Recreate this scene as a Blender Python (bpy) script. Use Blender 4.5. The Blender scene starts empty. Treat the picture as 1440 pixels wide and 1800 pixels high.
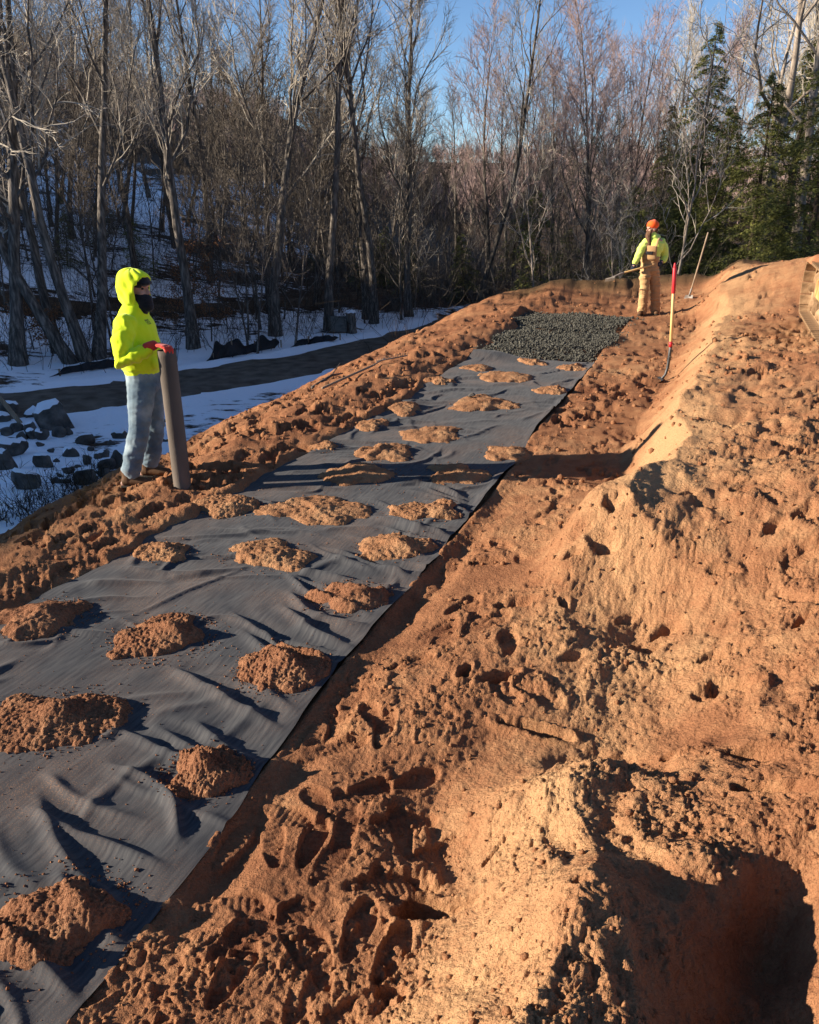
import bpy, bmesh, math, random
import numpy as np
from mathutils import Vector, Matrix

# ------------------------------------------------------------------ camera, sky, sun, exposure
scene = bpy.context.scene
COL = scene.collection
CAM_H = 2.35
PITCH = math.radians(21.5)
cam_data = bpy.data.cameras.new('camera')
cam_data.sensor_fit = 'HORIZONTAL'
cam_data.sensor_width = 36.0
cam_data.lens = 36.0
cam_data.clip_start = 0.05
cam_data.clip_end = 6000.0
cam = bpy.data.objects.new('camera', cam_data)
cam.location = (0, 0, CAM_H)
cam.rotation_euler = (math.radians(90) - PITCH, 0, 0)
COL.objects.link(cam)
scene.camera = cam

SUN_EL = math.radians(17.0)
SUN_AZ = math.radians(-94.5)          # direction towards the sun, clockwise from +Y
world = bpy.data.worlds.new('World')
scene.world = world
world.use_nodes = True
wn = world.node_tree
for n in list(wn.nodes):
    wn.nodes.remove(n)
w_out = wn.nodes.new('ShaderNodeOutputWorld')
w_bg = wn.nodes.new('ShaderNodeBackground')
w_sky = wn.nodes.new('ShaderNodeTexSky')
w_sky.sky_type = 'NISHITA'
w_sky.sun_disc = False
w_sky.sun_elevation = SUN_EL
w_sky.sun_rotation = SUN_AZ
w_sky.air_density = 0.7
w_sky.dust_density = 0.0
w_sky.ozone_density = 3.4
w_bg.inputs['Strength'].default_value = 0.068
wn.links.new(w_sky.outputs[0], w_bg.inputs[0])
wn.links.new(w_bg.outputs[0], w_out.inputs[0])

sun_data = bpy.data.lights.new('sun', 'SUN')
sun_data.energy = 5.0
sun_data.angle = math.radians(0.55)
sun_data.color = (1.0, 0.90, 0.76)
sun = bpy.data.objects.new('sun', sun_data)
SUN_DIR = Vector((math.sin(SUN_AZ) * math.cos(SUN_EL), math.cos(SUN_AZ) * math.cos(SUN_EL), math.sin(SUN_EL)))
sun.rotation_euler = SUN_DIR.to_track_quat('Z', 'Y').to_euler()
sun.location = SUN_DIR * 60
COL.objects.link(sun)

scene.view_settings.view_transform = 'Standard'
scene.view_settings.look = 'None'
scene.view_settings.exposure = 1.38
scene.view_settings.gamma = 1.0
scene.view_settings.use_curve_mapping = False
scene.cycles.max_bounces = 6
scene.cycles.diffuse_bounces = 3
scene.cycles.transparent_max_bounces = 8
scene.cycles.use_denoising = True

# ------------------------------------------------------------------ helpers: numbers
rng = np.random.default_rng(7)
random.seed(7)
_c, _s = math.cos(PITCH), math.sin(PITCH)

def at(u, v, z=0.0):
    """Where the line of sight through photo pixel (u, v) meets the level z: used to survey positions."""
    a = (u - 720) / 1440.0
    b = (900 - v) / 1440.0
    t = (z - CAM_H) / (-_s + b * _c)
    return a * t, (_c + b * _s) * t

def _hash(ix, iy, seed):
    h = (ix.astype(np.int64) * 374761393 + iy.astype(np.int64) * 668265263 + seed * 1442695041) & 0xFFFFFFFF
    h = ((h ^ (h >> 13)) * 1274126177) & 0xFFFFFFFF
    h = ((h ^ (h >> 16)) * 2246822519) & 0xFFFFFFFF
    return ((h ^ (h >> 15)) & 0xFFFFFF).astype(np.float64) / 0xFFFFFF

def vnoise(x, y, seed=0):
    x = np.asarray(x, float); y = np.asarray(y, float)
    ix = np.floor(x); iy = np.floor(y)
    fx = x - ix; fy = y - iy
    fx = fx * fx * fx * (fx * (fx * 6 - 15) + 10)
    fy = fy * fy * fy * (fy * (fy * 6 - 15) + 10)
    a = _hash(ix, iy, seed); b = _hash(ix + 1, iy, seed)
    c = _hash(ix, iy + 1, seed); d = _hash(ix + 1, iy + 1, seed)
    return (a + (b - a) * fx + (c - a) * fy + (a - b - c + d) * fx * fy) * 2 - 1

def fbm(x, y, oct=4, seed=0, gain=0.5):
    r = 0; amp = 1.0; n = 0
    ca, sa = math.cos(0.6), math.sin(0.6)
    for o in range(oct):
        r = r + amp * vnoise(x, y, seed + o * 17)
        n += amp
        amp *= gain
        x, y = (x * ca - y * sa) * 2.03 + 11.3, (x * sa + y * ca) * 2.03 + 5.7
    return r / n

def worley(x, y, seed=0):
    x = np.asarray(x, float); y = np.asarray(y, float)
    ix = np.floor(x); iy = np.floor(y)
    best = np.full(x.shape, 9.0)
    for dx in (-1, 0, 1):
        for dy in (-1, 0, 1):
            cx = ix + dx; cy = iy + dy
            px = cx + 0.15 + 0.7 * _hash(cx, cy, seed)
            py = cy + 0.15 + 0.7 * _hash(cx, cy, seed + 31)
            best = np.minimum(best, (px - x) ** 2 + (py - y) ** 2)
    return np.sqrt(best)

def sstep(a, b, x):
    t = np.clip((np.asarray(x, float) - a) / (b - a), 0, 1)
    return t * t * (3 - 2 * t)

def softplus(x, k=1.0):
    x = np.asarray(x, float) / k
    return k * np.where(x > 20, x, np.log1p(np.exp(np.minimum(x, 20))))

# ------------------------------------------------------------------ helpers: objects
def mesh_np(name, verts, faces, smooth=True):
    """Mesh from a vertex array and one face array (all tris or all quads) or a list of such arrays."""
    me = bpy.data.meshes.new(name)
    verts = np.asarray(verts, np.float32)
    if not isinstance(faces, (list, tuple)):
        faces = [faces]
    faces = [np.asarray(f, np.int32) for f in faces if len(f)]
    me.vertices.add(len(verts))
    me.vertices.foreach_set('co', verts.ravel())
    tot = np.concatenate([np.full(len(f), f.shape[1], np.int32) for f in faces])
    start = np.concatenate([[0], np.cumsum(tot)[:-1]]).astype(np.int32)
    idx = np.concatenate([f.ravel() for f in faces])
    me.loops.add(len(idx))
    me.loops.foreach_set('vertex_index', idx)
    me.polygons.add(len(tot))
    me.polygons.foreach_set('loop_start', start)
    me.polygons.foreach_set('loop_total', tot)
    me.polygons.foreach_set('use_smooth', np.full(len(tot), smooth, bool))
    me.update(calc_edges=True)
    me.validate()
    return me

def attr(me, name, values):
    a = me.attributes.new(name, 'FLOAT', 'POINT')
    a.data.foreach_set('value', np.asarray(values, np.float32))

def obj(name, me, mat=None, parent=None):
    o = bpy.data.objects.new(name, me)
    COL.objects.link(o)
    if mat is not None and me is not None and not me.materials:
        me.materials.append(mat)
    if parent is not None:
        o.parent = parent
    return o

def tag(o, label=None, cat=None, group=None, kind=None):
    if label: o['label'] = label
    if cat: o['category'] = cat
    if group: o['group'] = group
    if kind: o['kind'] = kind
    return o

def empty(name, loc=(0, 0, 0), rz=0.0):
    o = bpy.data.objects.new(name, None)
    o.empty_display_size = 0.1
    COL.objects.link(o)
    o.location = loc
    o.rotation_euler = (0, 0, rz)
    return o

def copy_tree(o, parent=None):
    c = o.copy()
    COL.objects.link(c)
    c.parent = parent
    for ch in list(o.children):
        copy_tree(ch, c)
    return c

class MB:
    """Collects shapes, then builds one mesh."""
    def __init__(self):
        self.v = []; self.q = []; self.t = []; self.n = 0
    def add(self, v, q=(), t=()):
        v = np.asarray(v, float).reshape(-1, 3)
        self.v.append(v)
        if len(q): self.q.append(np.asarray(q, int) + self.n)
        if len(t): self.t.append(np.asarray(t, int) + self.n)
        self.n += len(v)
        return self
    def tube(self, pts, rad, sides=8, cap=True, flat=(1.0, 1.0), ref=None, dome=True):
        """Swept tube. rad: a radius per point, or (ra, rb) pairs; ref: direction of the first half-axis."""
        P = [np.asarray(p, float) for p in pts]
        R = [(r, r) if np.isscalar(r) else tuple(r) for r in rad]
        if cap and dome:
            d0 = P[0] - P[1]; d0 /= np.linalg.norm(d0) + 1e-9
            d1 = P[-1] - P[-2]; d1 /= np.linalg.norm(d1) + 1e-9
            r0 = min(R[0]); r1 = min(R[-1])
            P = [P[0] + d0 * r0 * 0.6, P[0] + d0 * r0 * 0.35] + P + [P[-1] + d1 * r1 * 0.35, P[-1] + d1 * r1 * 0.6]
            R = [(R[0][0] * .35, R[0][1] * .35), (R[0][0] * .8, R[0][1] * .8)] + R + [(R[-1][0] * .8, R[-1][1] * .8), (R[-1][0] * .35, R[-1][1] * .35)]
        n = len(P)
        T = []
        for i in range(n):
            a = P[max(0, i - 1)]; b = P[min(n - 1, i + 1)]
            t = b - a; T.append(t / (np.linalg.norm(t) + 1e-9))
        u = np.asarray(ref, float) if ref is not None else (np.array([0, 0, 1.0]) if abs(T[0][2]) < .9 else np.array([1.0, 0, 0]))
        vs = []
        ang = np.arange(sides) * 2 * math.pi / sides
        ca, sa = np.cos(ang)[:, None], np.sin(ang)[:, None]
        for i in range(n):
            if ref is not None: u = np.asarray(ref, float)
            u = u - T[i] * np.dot(u, T[i]); u = u / (np.linalg.norm(u) + 1e-9)
            w = np.cross(T[i], u)
            vs.append(P[i] + ca * u * R[i][0] * flat[0] + sa * w * R[i][1] * flat[1])
        V = np.concatenate(vs)
        i, j = np.meshgrid(np.arange(n - 1), np.arange(sides), indexing='ij')
        j2 = (j + 1) % sides
        Q = np.stack([i * sides + j, i * sides + j2, (i + 1) * sides + j2, (i + 1) * sides + j], -1).reshape(-1, 4)
        tris = []
        if cap:
            V = np.concatenate([V, [P[0]], [P[-1]]])
            a, b = n * sides, n * sides + 1
            for k in range(sides):
                k2 = (k + 1) % sides
                tris.append((a, k2, k)); tris.append((b, (n - 1) * sides + k, (n - 1) * sides + k2))
        return self.add(V, Q, tris)
    def box(self, c, d, rot=None, bevel=0.0):
        x, y, z = d[0] / 2, d[1] / 2, d[2] / 2
        if bevel <= 0:
            v = np.array([(-x, -y, -z), (x, -y, -z), (x, y, -z), (-x, y, -z), (-x, -y, z), (x, -y, z), (x, y, z), (-x, y, z)])
            q = [(0, 3, 2, 1), (4, 5, 6, 7), (0, 1, 5, 4), (1, 2, 6, 5), (2, 3, 7, 6), (3, 0, 4, 7)]
            t = []
        else:
            bm = bmesh.new()
            bmesh.ops.create_cube(bm, size=1.0)
            for w in bm.verts: w.co = Vector((w.co.x * d[0], w.co.y * d[1], w.co.z * d[2]))
            bmesh.ops.bevel(bm, geom=list(bm.edges), offset=bevel, segments=1, profile=0.5, affect='EDGES')
            bm.verts.index_update()
            v = np.array([w.co[:] for w in bm.verts])
            q = [[w.index for w in f.verts] for f in bm.faces if len(f.verts) == 4]
            t = [[w.index for w in f.verts] for f in bm.faces if len(f.verts) == 3]
            bm.free()
        if rot is not None:
            v = v @ np.array(rot.to_matrix() if hasattr(rot, 'to_matrix') else rot).T
        return self.add(v + np.asarray(c, float), q, t)
    def ellipsoid(self, c, r, seg=14, rings=9, rot=None):
        ph = np.linspace(0, math.pi, rings + 1)[1:-1]
        th = np.arange(seg) * 2 * math.pi / seg
        v = [(0, 0, 1)]
        for p in ph:
            for t in th: v.append((math.sin(p) * math.cos(t), math.sin(p) * math.sin(t), math.cos(p)))
        v.append((0, 0, -1))
        v = np.array(v) * np.asarray(r, float)
        q, t = [], []
        for j in range(seg):
            j2 = (j + 1) % seg
            t.append((0, 1 + j, 1 + j2))
            for i in range(rings - 2):
                q.append((1 + i * seg + j, 1 + (i + 1) * seg + j, 1 + (i + 1) * seg + j2, 1 + i * seg + j2))
            t.append((len(v) - 1, 1 + (rings - 2) * seg + j2, 1 + (rings - 2) * seg + j))
        if rot is not None:
            v = v @ np.array(rot.to_matrix() if hasattr(rot, 'to_matrix') else rot).T
        return self.add(v + np.asarray(c, float), q, t)
    def mesh(self, name, smooth=True):
        F = []
        if self.q: F.append(np.concatenate(self.q))
        if self.t: F.append(np.concatenate(self.t))
        return mesh_np(name, np.concatenate(self.v), F, smooth)
    def build(self, name, mat, parent=None, smooth=True):
        return obj(name, self.mesh(name, smooth), mat, parent)

def remeshed(mb, name, voxel, smooth_it=4, fac=0.6):
    """Union of overlapping closed shapes as one continuous surface."""
    me = mb.mesh(name + '_raw')
    o = bpy.data.objects.new(name + '_raw', me)
    COL.objects.link(o)
    m = o.modifiers.new('r', 'REMESH'); m.mode = 'VOXEL'; m.voxel_size = voxel; m.use_smooth_shade = True
    if smooth_it:
        s = o.modifiers.new('s', 'SMOOTH'); s.iterations = smooth_it; s.factor = fac
    dg = bpy.context.evaluated_depsgraph_get()
    out = bpy.data.meshes.new_from_object(o.evaluated_get(dg))
    out.name = name
    bpy.data.objects.remove(o)
    bpy.data.meshes.remove(me)
    out.materials.clear()
    return out

def co_no(me):
    n = len(me.vertices)
    co = np.empty(n * 3, np.float32); me.vertices.foreach_get('co', co)
    no = np.empty(n * 3, np.float32); me.vertices.foreach_get('normal', no)
    return co.reshape(-1, 3).astype(float), no.reshape(-1, 3).astype(float)

def set_co(me, co):
    me.vertices.foreach_set('co', np.asarray(co, np.float32).ravel()); me.update()

# ------------------------------------------------------------------ helpers: materials
def new_mat(name, rough=0.9, spec=0.2):
    m = bpy.data.materials.new(name)
    m.use_nodes = True
    nt = m.node_tree
    b = nt.nodes['Principled BSDF']
    b.inputs['Roughness'].default_value = rough
    b.inputs['Specular IOR Level'].default_value = spec
    return m, nt, b

def nd(nt, kind, **kw):
    n = nt.nodes.new(kind)
    for k, v in kw.items():
        if k in n.inputs: n.inputs[k].default_value = v
        else: setattr(n, k, v)
    return n

def noise_mat(name, cols, scale=8.0, rough=0.9, spec=0.2, bump=0.0, bscale=None, detail=6.0, coord='Object', stretch=None, bdist=0.01, pos=None):
    """Procedural colour from a noise ramp over the thing's own coordinates, with fine relief."""
    m, nt, b = new_mat(name, rough, spec)
    tc = nd(nt, 'ShaderNodeTexCoord')
    src = tc.outputs[coord]
    if stretch:
        mp = nd(nt, 'ShaderNodeMapping'); mp.inputs['Scale'].default_value = stretch
        nt.links.new(src, mp.inputs['Vector']); src = mp.outputs[0]
    nz = nd(nt, 'ShaderNodeTexNoise'); nz.inputs['Scale'].default_value = scale; nz.inputs['Detail'].default_value = detail
    nt.links.new(src, nz.inputs['Vector'])
    rp = nd(nt, 'ShaderNodeValToRGB')
    e = rp.color_ramp.elements
    n = len(cols)
    P = pos or [0.3 + 0.4 * i / max(1, n - 1) for i in range(n)]
    while len(e) < n: e.new(0.5)
    for i, cc in enumerate(cols):
        e[i].position = P[i]; e[i].color = (*cc, 1)
    nt.links.new(nz.outputs['Fac'], rp.inputs[0])
    nt.links.new(rp.outputs[0], b.inputs['Base Color'])
    if bump > 0:
        n2 = nd(nt, 'ShaderNodeTexNoise'); n2.inputs['Scale'].default_value = bscale or scale * 4; n2.inputs['Detail'].default_value = 5
        nt.links.new(src, n2.inputs['Vector'])
        bp = nd(nt, 'ShaderNodeBump'); bp.inputs['Strength'].default_value = bump; bp.inputs['Distance'].default_value = bdist
        nt.links.new(n2.outputs['Fac'], bp.inputs['Height'])
        nt.links.new(bp.outputs[0], b.inputs['Normal'])
    return m
# ================================================================== THE GROUND
NX, NY = 0.923, -0.385            # across the trench (to the right); along it is (0.385, 0.923)

def cs(x, y):
    return NX * x + NY * y, 0.385 * x + 0.923 * y

def from_cs(c, s):
    return NX * c + 0.385 * s, NY * c + 0.923 * s

def mat_right(s): return -1.62 - 0.040 * np.asarray(s, float) + 0.03 * np.sin(np.asarray(s, float) * 1.3)
def mat_left(s): return -3.84 - 0.12 * np.maximum(0, np.asarray(s, float) - 11.9) + 0.05 * np.sin(np.asarray(s, float) * 0.9 + 1)
MAT_END = 12.0

def gauss(x, y, cx, cy, rx, ry, rot=0.0):
    ca, sa = math.cos(rot), math.sin(rot)
    dx = x - cx; dy = y - cy
    a = (dx * ca + dy * sa) / rx; b = (-dx * sa + dy * ca) / ry
    return np.exp(-(a * a + b * b))

def sand_base(x, y):
    x = np.asarray(x, float); y = np.asarray(y, float)
    c, s = cs(x, y)
    wob = 0.16 * vnoise(s * 0.8, s * 0 + 3.1, 5) + 0.07 * vnoise(s * 2.3, s * 0 + 9.1, 6)
    # left shoulder falling away
    cl = -4.95 - 0.06 * s + 0.18 * vnoise(s * 0.7, s * 0 + 1.7, 8) + 0.08 * vnoise(s * 2.1, s * 0 + 4.7, 9)
    z = -0.10 * sstep(-4.2, -5.4, c) - np.minimum(0.62 * softplus(cl - c, 0.22), 2.6)
    # low berm beside the far half of the trench
    z = z + 0.10 * np.exp(-((c + 4.55) / 0.45) ** 2) * sstep(5.5, 9.5, s)
    z = z + 0.04 * np.exp(-((c + 4.4) / 0.35) ** 2) * (1 - sstep(5.5, 9.5, s))
    # cut bank on the right
    ct = -0.80 - 0.018 * s + wob + 0.13 * (1 - sstep(1.9, 2.6, s))
    zt = 0.44 + 0.11 * sstep(2.5, 5, s) - 0.16 * sstep(8, 13, s)
    w = 0.52 + 0.62 * sstep(2.4, 3.2, s) * (1 - sstep(4.0, 4.9, s)) - 0.10 * sstep(4.6, 5.2, s) * (1 - sstep(7.2, 8.0, s))
    t = np.clip((c - ct) / w, 0, 1)
    z = z + zt * (0.75 * t ** 1.15 + 0.25 * t * t * (3 - 2 * t))
    z = z + 0.15 * np.minimum(softplus(c - ct - w, 0.10), 1.1) * (1 - 0.5 * sstep(9, 13, s))      # plateau keeps climbing
    z = z - 0.24 * sstep(1.85, 2.45, s) * (1 - sstep(4.0, 5.4, s)) * np.exp(-((c + 0.05) / 0.75) ** 2)
    z = z + 0.16 * sstep(5.2, 7.5, x) * sstep(9, 12, y)
    # foot of the bank spills on to the strip in the middle distance
    z = z + 0.13 * sstep(-1.75, -0.8, c) * (1 - sstep(-0.8, -0.2, c)) * sstep(2.5, 3.4, s) * (1 - sstep(6.0, 7.0, s))
    lx, ly = at(1030, 950, 0.15)
    z = z + 0.17 * gauss(x, y, lx, ly, 0.16, 0.50, -0.40) + 0.10 * gauss(x, y, lx - .25, ly - .55, 0.22, 0.3, -0.40)
    # plateau climbing to the right
    z = z + 0.03 * np.clip(softplus(c - 0.8, 0.4), 0, 3)
    z = z + 0.62 * gauss(x, y, 8.4, 15.6, 1.7, 2.1, 0.4) + 0.15 * gauss(x, y, 6.6, 17.5, 1.4, 1.2) + 0.12 * gauss(x, y, 4.2, 11.2, .9, 1.6, -.4)
    # far berm
    z = z + 0.34 * gauss(x, y, 5.0, 20.3, 2.7, 0.7, 0.05) + 0.22 * gauss(x, y, 7.0, 19.8, 1.6, 0.8)
    # spoil heap nearest the camera and the hollow behind it
    z = z + 0.09 * gauss(x, y, 0.50, 1.78, 0.15, 0.20)
    z = z - 0.46 * gauss(x, y, 0.90, 1.42, 0.27, 0.44, -0.45)
    z = z - 0.22 * gauss(x, y, 1.12, 1.86, 0.10, 0.22, -0.75)
    z = z + 0.07 * gauss(x, y, 1.02, 1.95, 0.10, 0.30, 0.9)
    # drop out of sight past the far end and behind
    z = z - 1.5 * sstep(20.8, 23.5, y + 0.12 * x) - 0.8 * sstep(12, 18, x - 0.2 * y)
    return z

def trench_floor(x, y):
    """Level under the fabric and the stone."""
    c, s = cs(np.asarray(x, float), np.asarray(y, float))
    return -0.015 + 0.018 * fbm(c * 1.1, s * 1.1, 3, 40)

# ---- fan-shaped grid: fine near the camera, coarser far away
kk = np.concatenate([np.linspace(-1.5, -0.60, 26)[:-1], np.linspace(-0.60, 0.60, 660), np.linspace(0.60, 1.5, 26)[1:]])
yy = np.concatenate([np.linspace(-2.5, 0.85, 16)[:-1], 1.0 / np.linspace(1.0 / 1.65, 1.0 / 24.3, 780) - 0.8])
YOFF = 0.8
spread = np.maximum(yy + YOFF, 1.2)
GX = kk[None, :] * spread[:, None]
GY = np.repeat(yy[:, None], len(kk), 1)
GC, GS = cs(GX, GY)
BASE = sand_base(GX, GY)
mr, ml = mat_right(GS), mat_left(GS)
ragged = np.clip(0.30 * fbm(GC * 1.2, GS * 1.7, 4, 45) - 0.02, 0, 1) + 0.04 * fbm(GC * 6, GS * 6, 2, 46)
on_trench = sstep(-0.10, 0.08, GC - ml - ragged) * sstep(-0.02, 0.04, mr - GC) * (1 - sstep(16.7, 17.0, GS)) * sstep(-3, -2.8, GS)
bank_t = sstep(-1.0, -0.3, GC)
left_t = 1 - sstep(-4.0, -3.8, GC)
strip_t = sstep(-1.9, -1.7, GC) * (1 - bank_t)

far_fade = 1 - 0.25 * sstep(8, 18, GY)
# lumps
patch = fbm(GX * 0.9, GY * 0.9, 3, 50)
crumb_m = sstep(-0.25, 0.25, fbm(GX * 1.7 + 3, GY * 1.7, 4, 60) + 0.15 * bank_t + 0.1)
DET = 0.030 * fbm(GX * 2.2, GY * 2.2, 4, 70) + 0.050 * bank_t * fbm(GX * 1.3, GY * 1.3, 4, 80)
DET += 0.045 * bank_t * np.abs(fbm(GC * 4.2 + 0.6 * fbm(GX * 2, GY * 2, 2, 91), GS * 1.5, 3, 90))       # ribs running down the bank
DET -= 0.030 * bank_t * sstep(0.15, 0.45, fbm(GX * 3.1, GY * 3.1, 3, 95))
def knobs(w, r=0.55): return np.sqrt(np.clip(r * r - w * w, 0, 1))
cr = knobs(worley(GX * 16 + 0.4 * vnoise(GX * 9, GY * 9, 3), GY * 16, 100))
def billow(x, y, f, seed): return 0.5 * np.abs(vnoise(x * f, y * f, seed)) + 0.3 * np.abs(vnoise(x * f * 2.1 + 4, y * f * 2.1, seed + 1)) + 0.2 * np.abs(vnoise(x * f * 4.3, y * f * 4.3 + 7, seed + 2))
WX = GX + 0.035 * vnoise(GX * 13, GY * 13, 4); WY = GY + 0.035 * vnoise(GX * 13 + 5, GY * 13, 14)
cr2 = 0.45 * knobs(worley(WX * 33, WY * 33, 101)) + 1.1 * billow(WX, WY, 24, 105)
cr4 = 0.5 * knobs(worley(WX * 66, WY * 66, 104)) + 0.9 * billow(WX, WY, 52, 108)
cr3 = np.clip(0.60 - worley(GX * 7.5 + 0.5 * vnoise(GX * 6, GY * 6, 8), GY * 7.5, 102), 0, 1)
big = sstep(0.1, 0.5, fbm(GX * 1.2 + 9, GY * 1.2, 3, 61))
near = 1 - sstep(4.5, 11.0, GY)
CRUMB = crumb_m * (0.014 * cr * sstep(-.1, .4, fbm(GX * 4, GY * 4, 2, 62)) + (0.4 + 0.6 * sstep(-.2, .3, fbm(GX * 5 + 2, GY * 5, 2, 63))) * (0.022 * cr2 + 0.014 * cr4) * near) + 0.006 * cr4 * near * bank_t
DET = DET * (1 - 0.45 * strip_t)
DET += (0.030 * cr3 + 0.045 * billow(WX, WY, 6.5, 112)) * big * (0.35 + 0.65 * sstep(-.2, .4, patch)) * (1 - 0.6 * strip_t)
PRINT = np.zeros_like(DET)
DET += 0.004 * near * fbm(GX * 55, GY * 55, 2, 103)
# tool and foot marks that run along the shoulder of the trench
DET += left_t * 0.028 * fbm(GC * 5.0, GS * 2.4, 3, 110)
# shadowed ditch below the fabric edge
DET -= 0.075 * np.exp(-((GC - mr - 0.13) / 0.10) ** 2) * (1 - sstep(5.0, 7.0, GS)) * (0.6 + 0.5 * vnoise(GS * 2.0, GS * 0, 111))
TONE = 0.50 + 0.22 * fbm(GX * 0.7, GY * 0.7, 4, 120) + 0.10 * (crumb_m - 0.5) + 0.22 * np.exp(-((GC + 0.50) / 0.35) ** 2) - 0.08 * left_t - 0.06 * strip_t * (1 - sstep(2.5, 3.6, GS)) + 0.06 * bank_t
EARTH = sstep(0.2, 0.9, (GY + 0.05 * GX - 19.2) + 0.5 * fbm(GX * 1.1, GY * 1.1, 3, 121)) * sstep(1.8, 3.0, GX)

def window(x, y, r):
    j0, j1 = np.searchsorted(yy, y - r), np.searchsorted(yy, y + r)
    j0 = max(0, j0 - 1); j1 = min(len(yy), j1 + 1)
    sm = max(1.2, y + YOFF)
    k0 = min((x - r) / max(1.2, y - r + YOFF), (x - r) / (sm + r)); k1 = max((x + r) / max(1.2, y - r + YOFF), (x + r) / (sm + r))
    return slice(j0, j1), slice(max(0, np.searchsorted(kk, k0) - 1), np.searchsorted(kk, k1) + 1)

def footprint(x, y, ang, depth=0.035, L=0.30, W=0.115, tread=True, rim=0.005):
    sl = window(x, y, L)
    X, Y = GX[sl] - x, GY[sl] - y
    if X.size == 0: return
    a = (X * math.cos(ang) + Y * math.sin(ang)) / (L / 2)
    b = (-X * math.sin(ang) + Y * math.cos(ang)) / (W / 2)
    w = 0.86 + 0.16 * np.sin(a * 2.2 + 0.4)
    r = np.sqrt(np.abs(a) ** 2.6 + np.abs(b / w) ** 2.4 + 1e-9) + 0.10 * fbm(X * 22 + x * 9, Y * 22, 3, 5)
    m = sstep(1.10, 0.93, r) * (0.35 + 0.65 * sstep(-.35, .05, fbm(X * 13 + y * 5, Y * 13 + x, 3, 15)))
    floor_ = -depth * (1 + 0.25 * a) + 0.004 * fbm(X * 25, Y * 25, 2, 7)
    if tread: floor_ = floor_ + 0.0032 * sstep(-.3, .4, np.sin(a * 30 + 1.5 * np.sin(b * 2.0))) * sstep(1.0, .8, r)
    D = DET[sl]
    low = D.mean() * 0.9
    k = 1 - on_trench[sl]
    D[...] = D * (1 - m * k) + m * k * (low + floor_)
    D += k * rim * np.exp(-((r - 1.25) / 0.16) ** 2) * sstep(-.3, .3, fbm(X * 18 + x, Y * 18 + y, 2, 16)) * (0.7 + 0.6 * vnoise(X * 20 + y * 7, Y * 20, 6))
    TONE[sl] = TONE[sl] - 0.07 * m * k
    PRINT[sl] = np.maximum(PRINT[sl], m * k)

def pit(x, y, rx, ry, ang, depth, sharp=1.0):
    R = max(rx, ry) * 1.8
    sl = window(x, y, R)
    X, Y = GX[sl] - x, GY[sl] - y
    if X.size == 0: return
    a = (X * math.cos(ang) + Y * math.sin(ang)) / rx
    b = (-X * math.sin(ang) + Y * math.cos(ang)) / ry
    r = np.sqrt(a * a + b * b) + 0.75 * fbm(X * 9 + x * 5, Y * 9 + y * 3, 4, 9)
    k = 1 - on_trench[sl]
    DET[sl] += k * (-depth * (.30 + .85 * sstep(1.0, -1.0, X / R * 1.8)) * sstep(1.1, 0.6, r) + 0.16 * depth * np.exp(-((r - 1.25) / 0.25) ** 2))

def treads(x, y, ang, L, W, pitch=0.05, depth=0.0042):
    sl = window(x, y, max(L, W))
    X, Y = GX[sl] - x, GY[sl] - y
    if X.size == 0: return
    a = X * math.cos(ang) + Y * math.sin(ang)
    b = -X * math.sin(ang) + Y * math.cos(ang)
    m = sstep(L / 2, L / 2 - 0.08, np.abs(a) + .05 * vnoise(b * 9, a * 3, 4)) * sstep(W / 2, W / 2 - 0.03, np.abs(b)) * (1 - on_trench[sl])
    m = m * sstep(-0.5, 0.0, fbm(X * 3 + x, Y * 3, 2, 12))
    D = DET[sl]
    D[...] = D * (1 - 0.6 * m) + m * (-0.008 + depth * np.sin(a * 2 * math.pi / pitch + 1.2 * np.sin(b * 6)))

def on_sand(u, v, z=0.2):
    for _ in range(30):
        x, y = at(u, v, min(z, 1.7))
        z = 0.5 * z + 0.5 * float(sand_base(np.array([x]), np.array([y]))[0])
    return x, y
R_ = random.Random(11)
# boot prints down the strip beside the fabric, thick near the camera
for _ in range(110):
    s = 1.0 + 11 * R_.random() ** 1.35
    c = R_.uniform(float(mat_right(s)) + 0.10, -0.72)
    x, y = from_cs(c, s)
    footprint(x, y, 1.18 + R_.gauss(0, 0.75), R_.uniform(0.008, 0.018), R_.uniform(.24, .29), R_.uniform(.09, .115), R_.random() < 0.55)
# the shoulder on the left, tramped all over
for _ in range(360):
    s = 2.6 + 14 * R_.random() ** 1.2
    c = R_.uniform(-5.5 - 0.03 * s, -3.92)
    x, y = from_cs(c, s)
    footprint(x, y, 1.2 + R_.gauss(0, 0.9), R_.uniform(0.025, 0.055), R_.uniform(.25, .33), R_.uniform(.12, .17), R_.random() < 0.3, 0.012)
for _ in range(70):
    s = R_.uniform(8.5, 17.5); c = R_.uniform(-1.95, -0.95)
    x, y = from_cs(c, s)
    footprint(x, y, R_.uniform(0, 6.28), R_.uniform(.03, .055), .3, .14, False, .02)
for _ in range(80):
    s = R_.uniform(2.5, 13); c = R_.uniform(-6.1, -5.2) - .03 * s
    x, y = from_cs(c, s)
    footprint(x, y, 1.2 + R_.gauss(0, .9), R_.uniform(.02, .05), .3, .14, False, .015)
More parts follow.
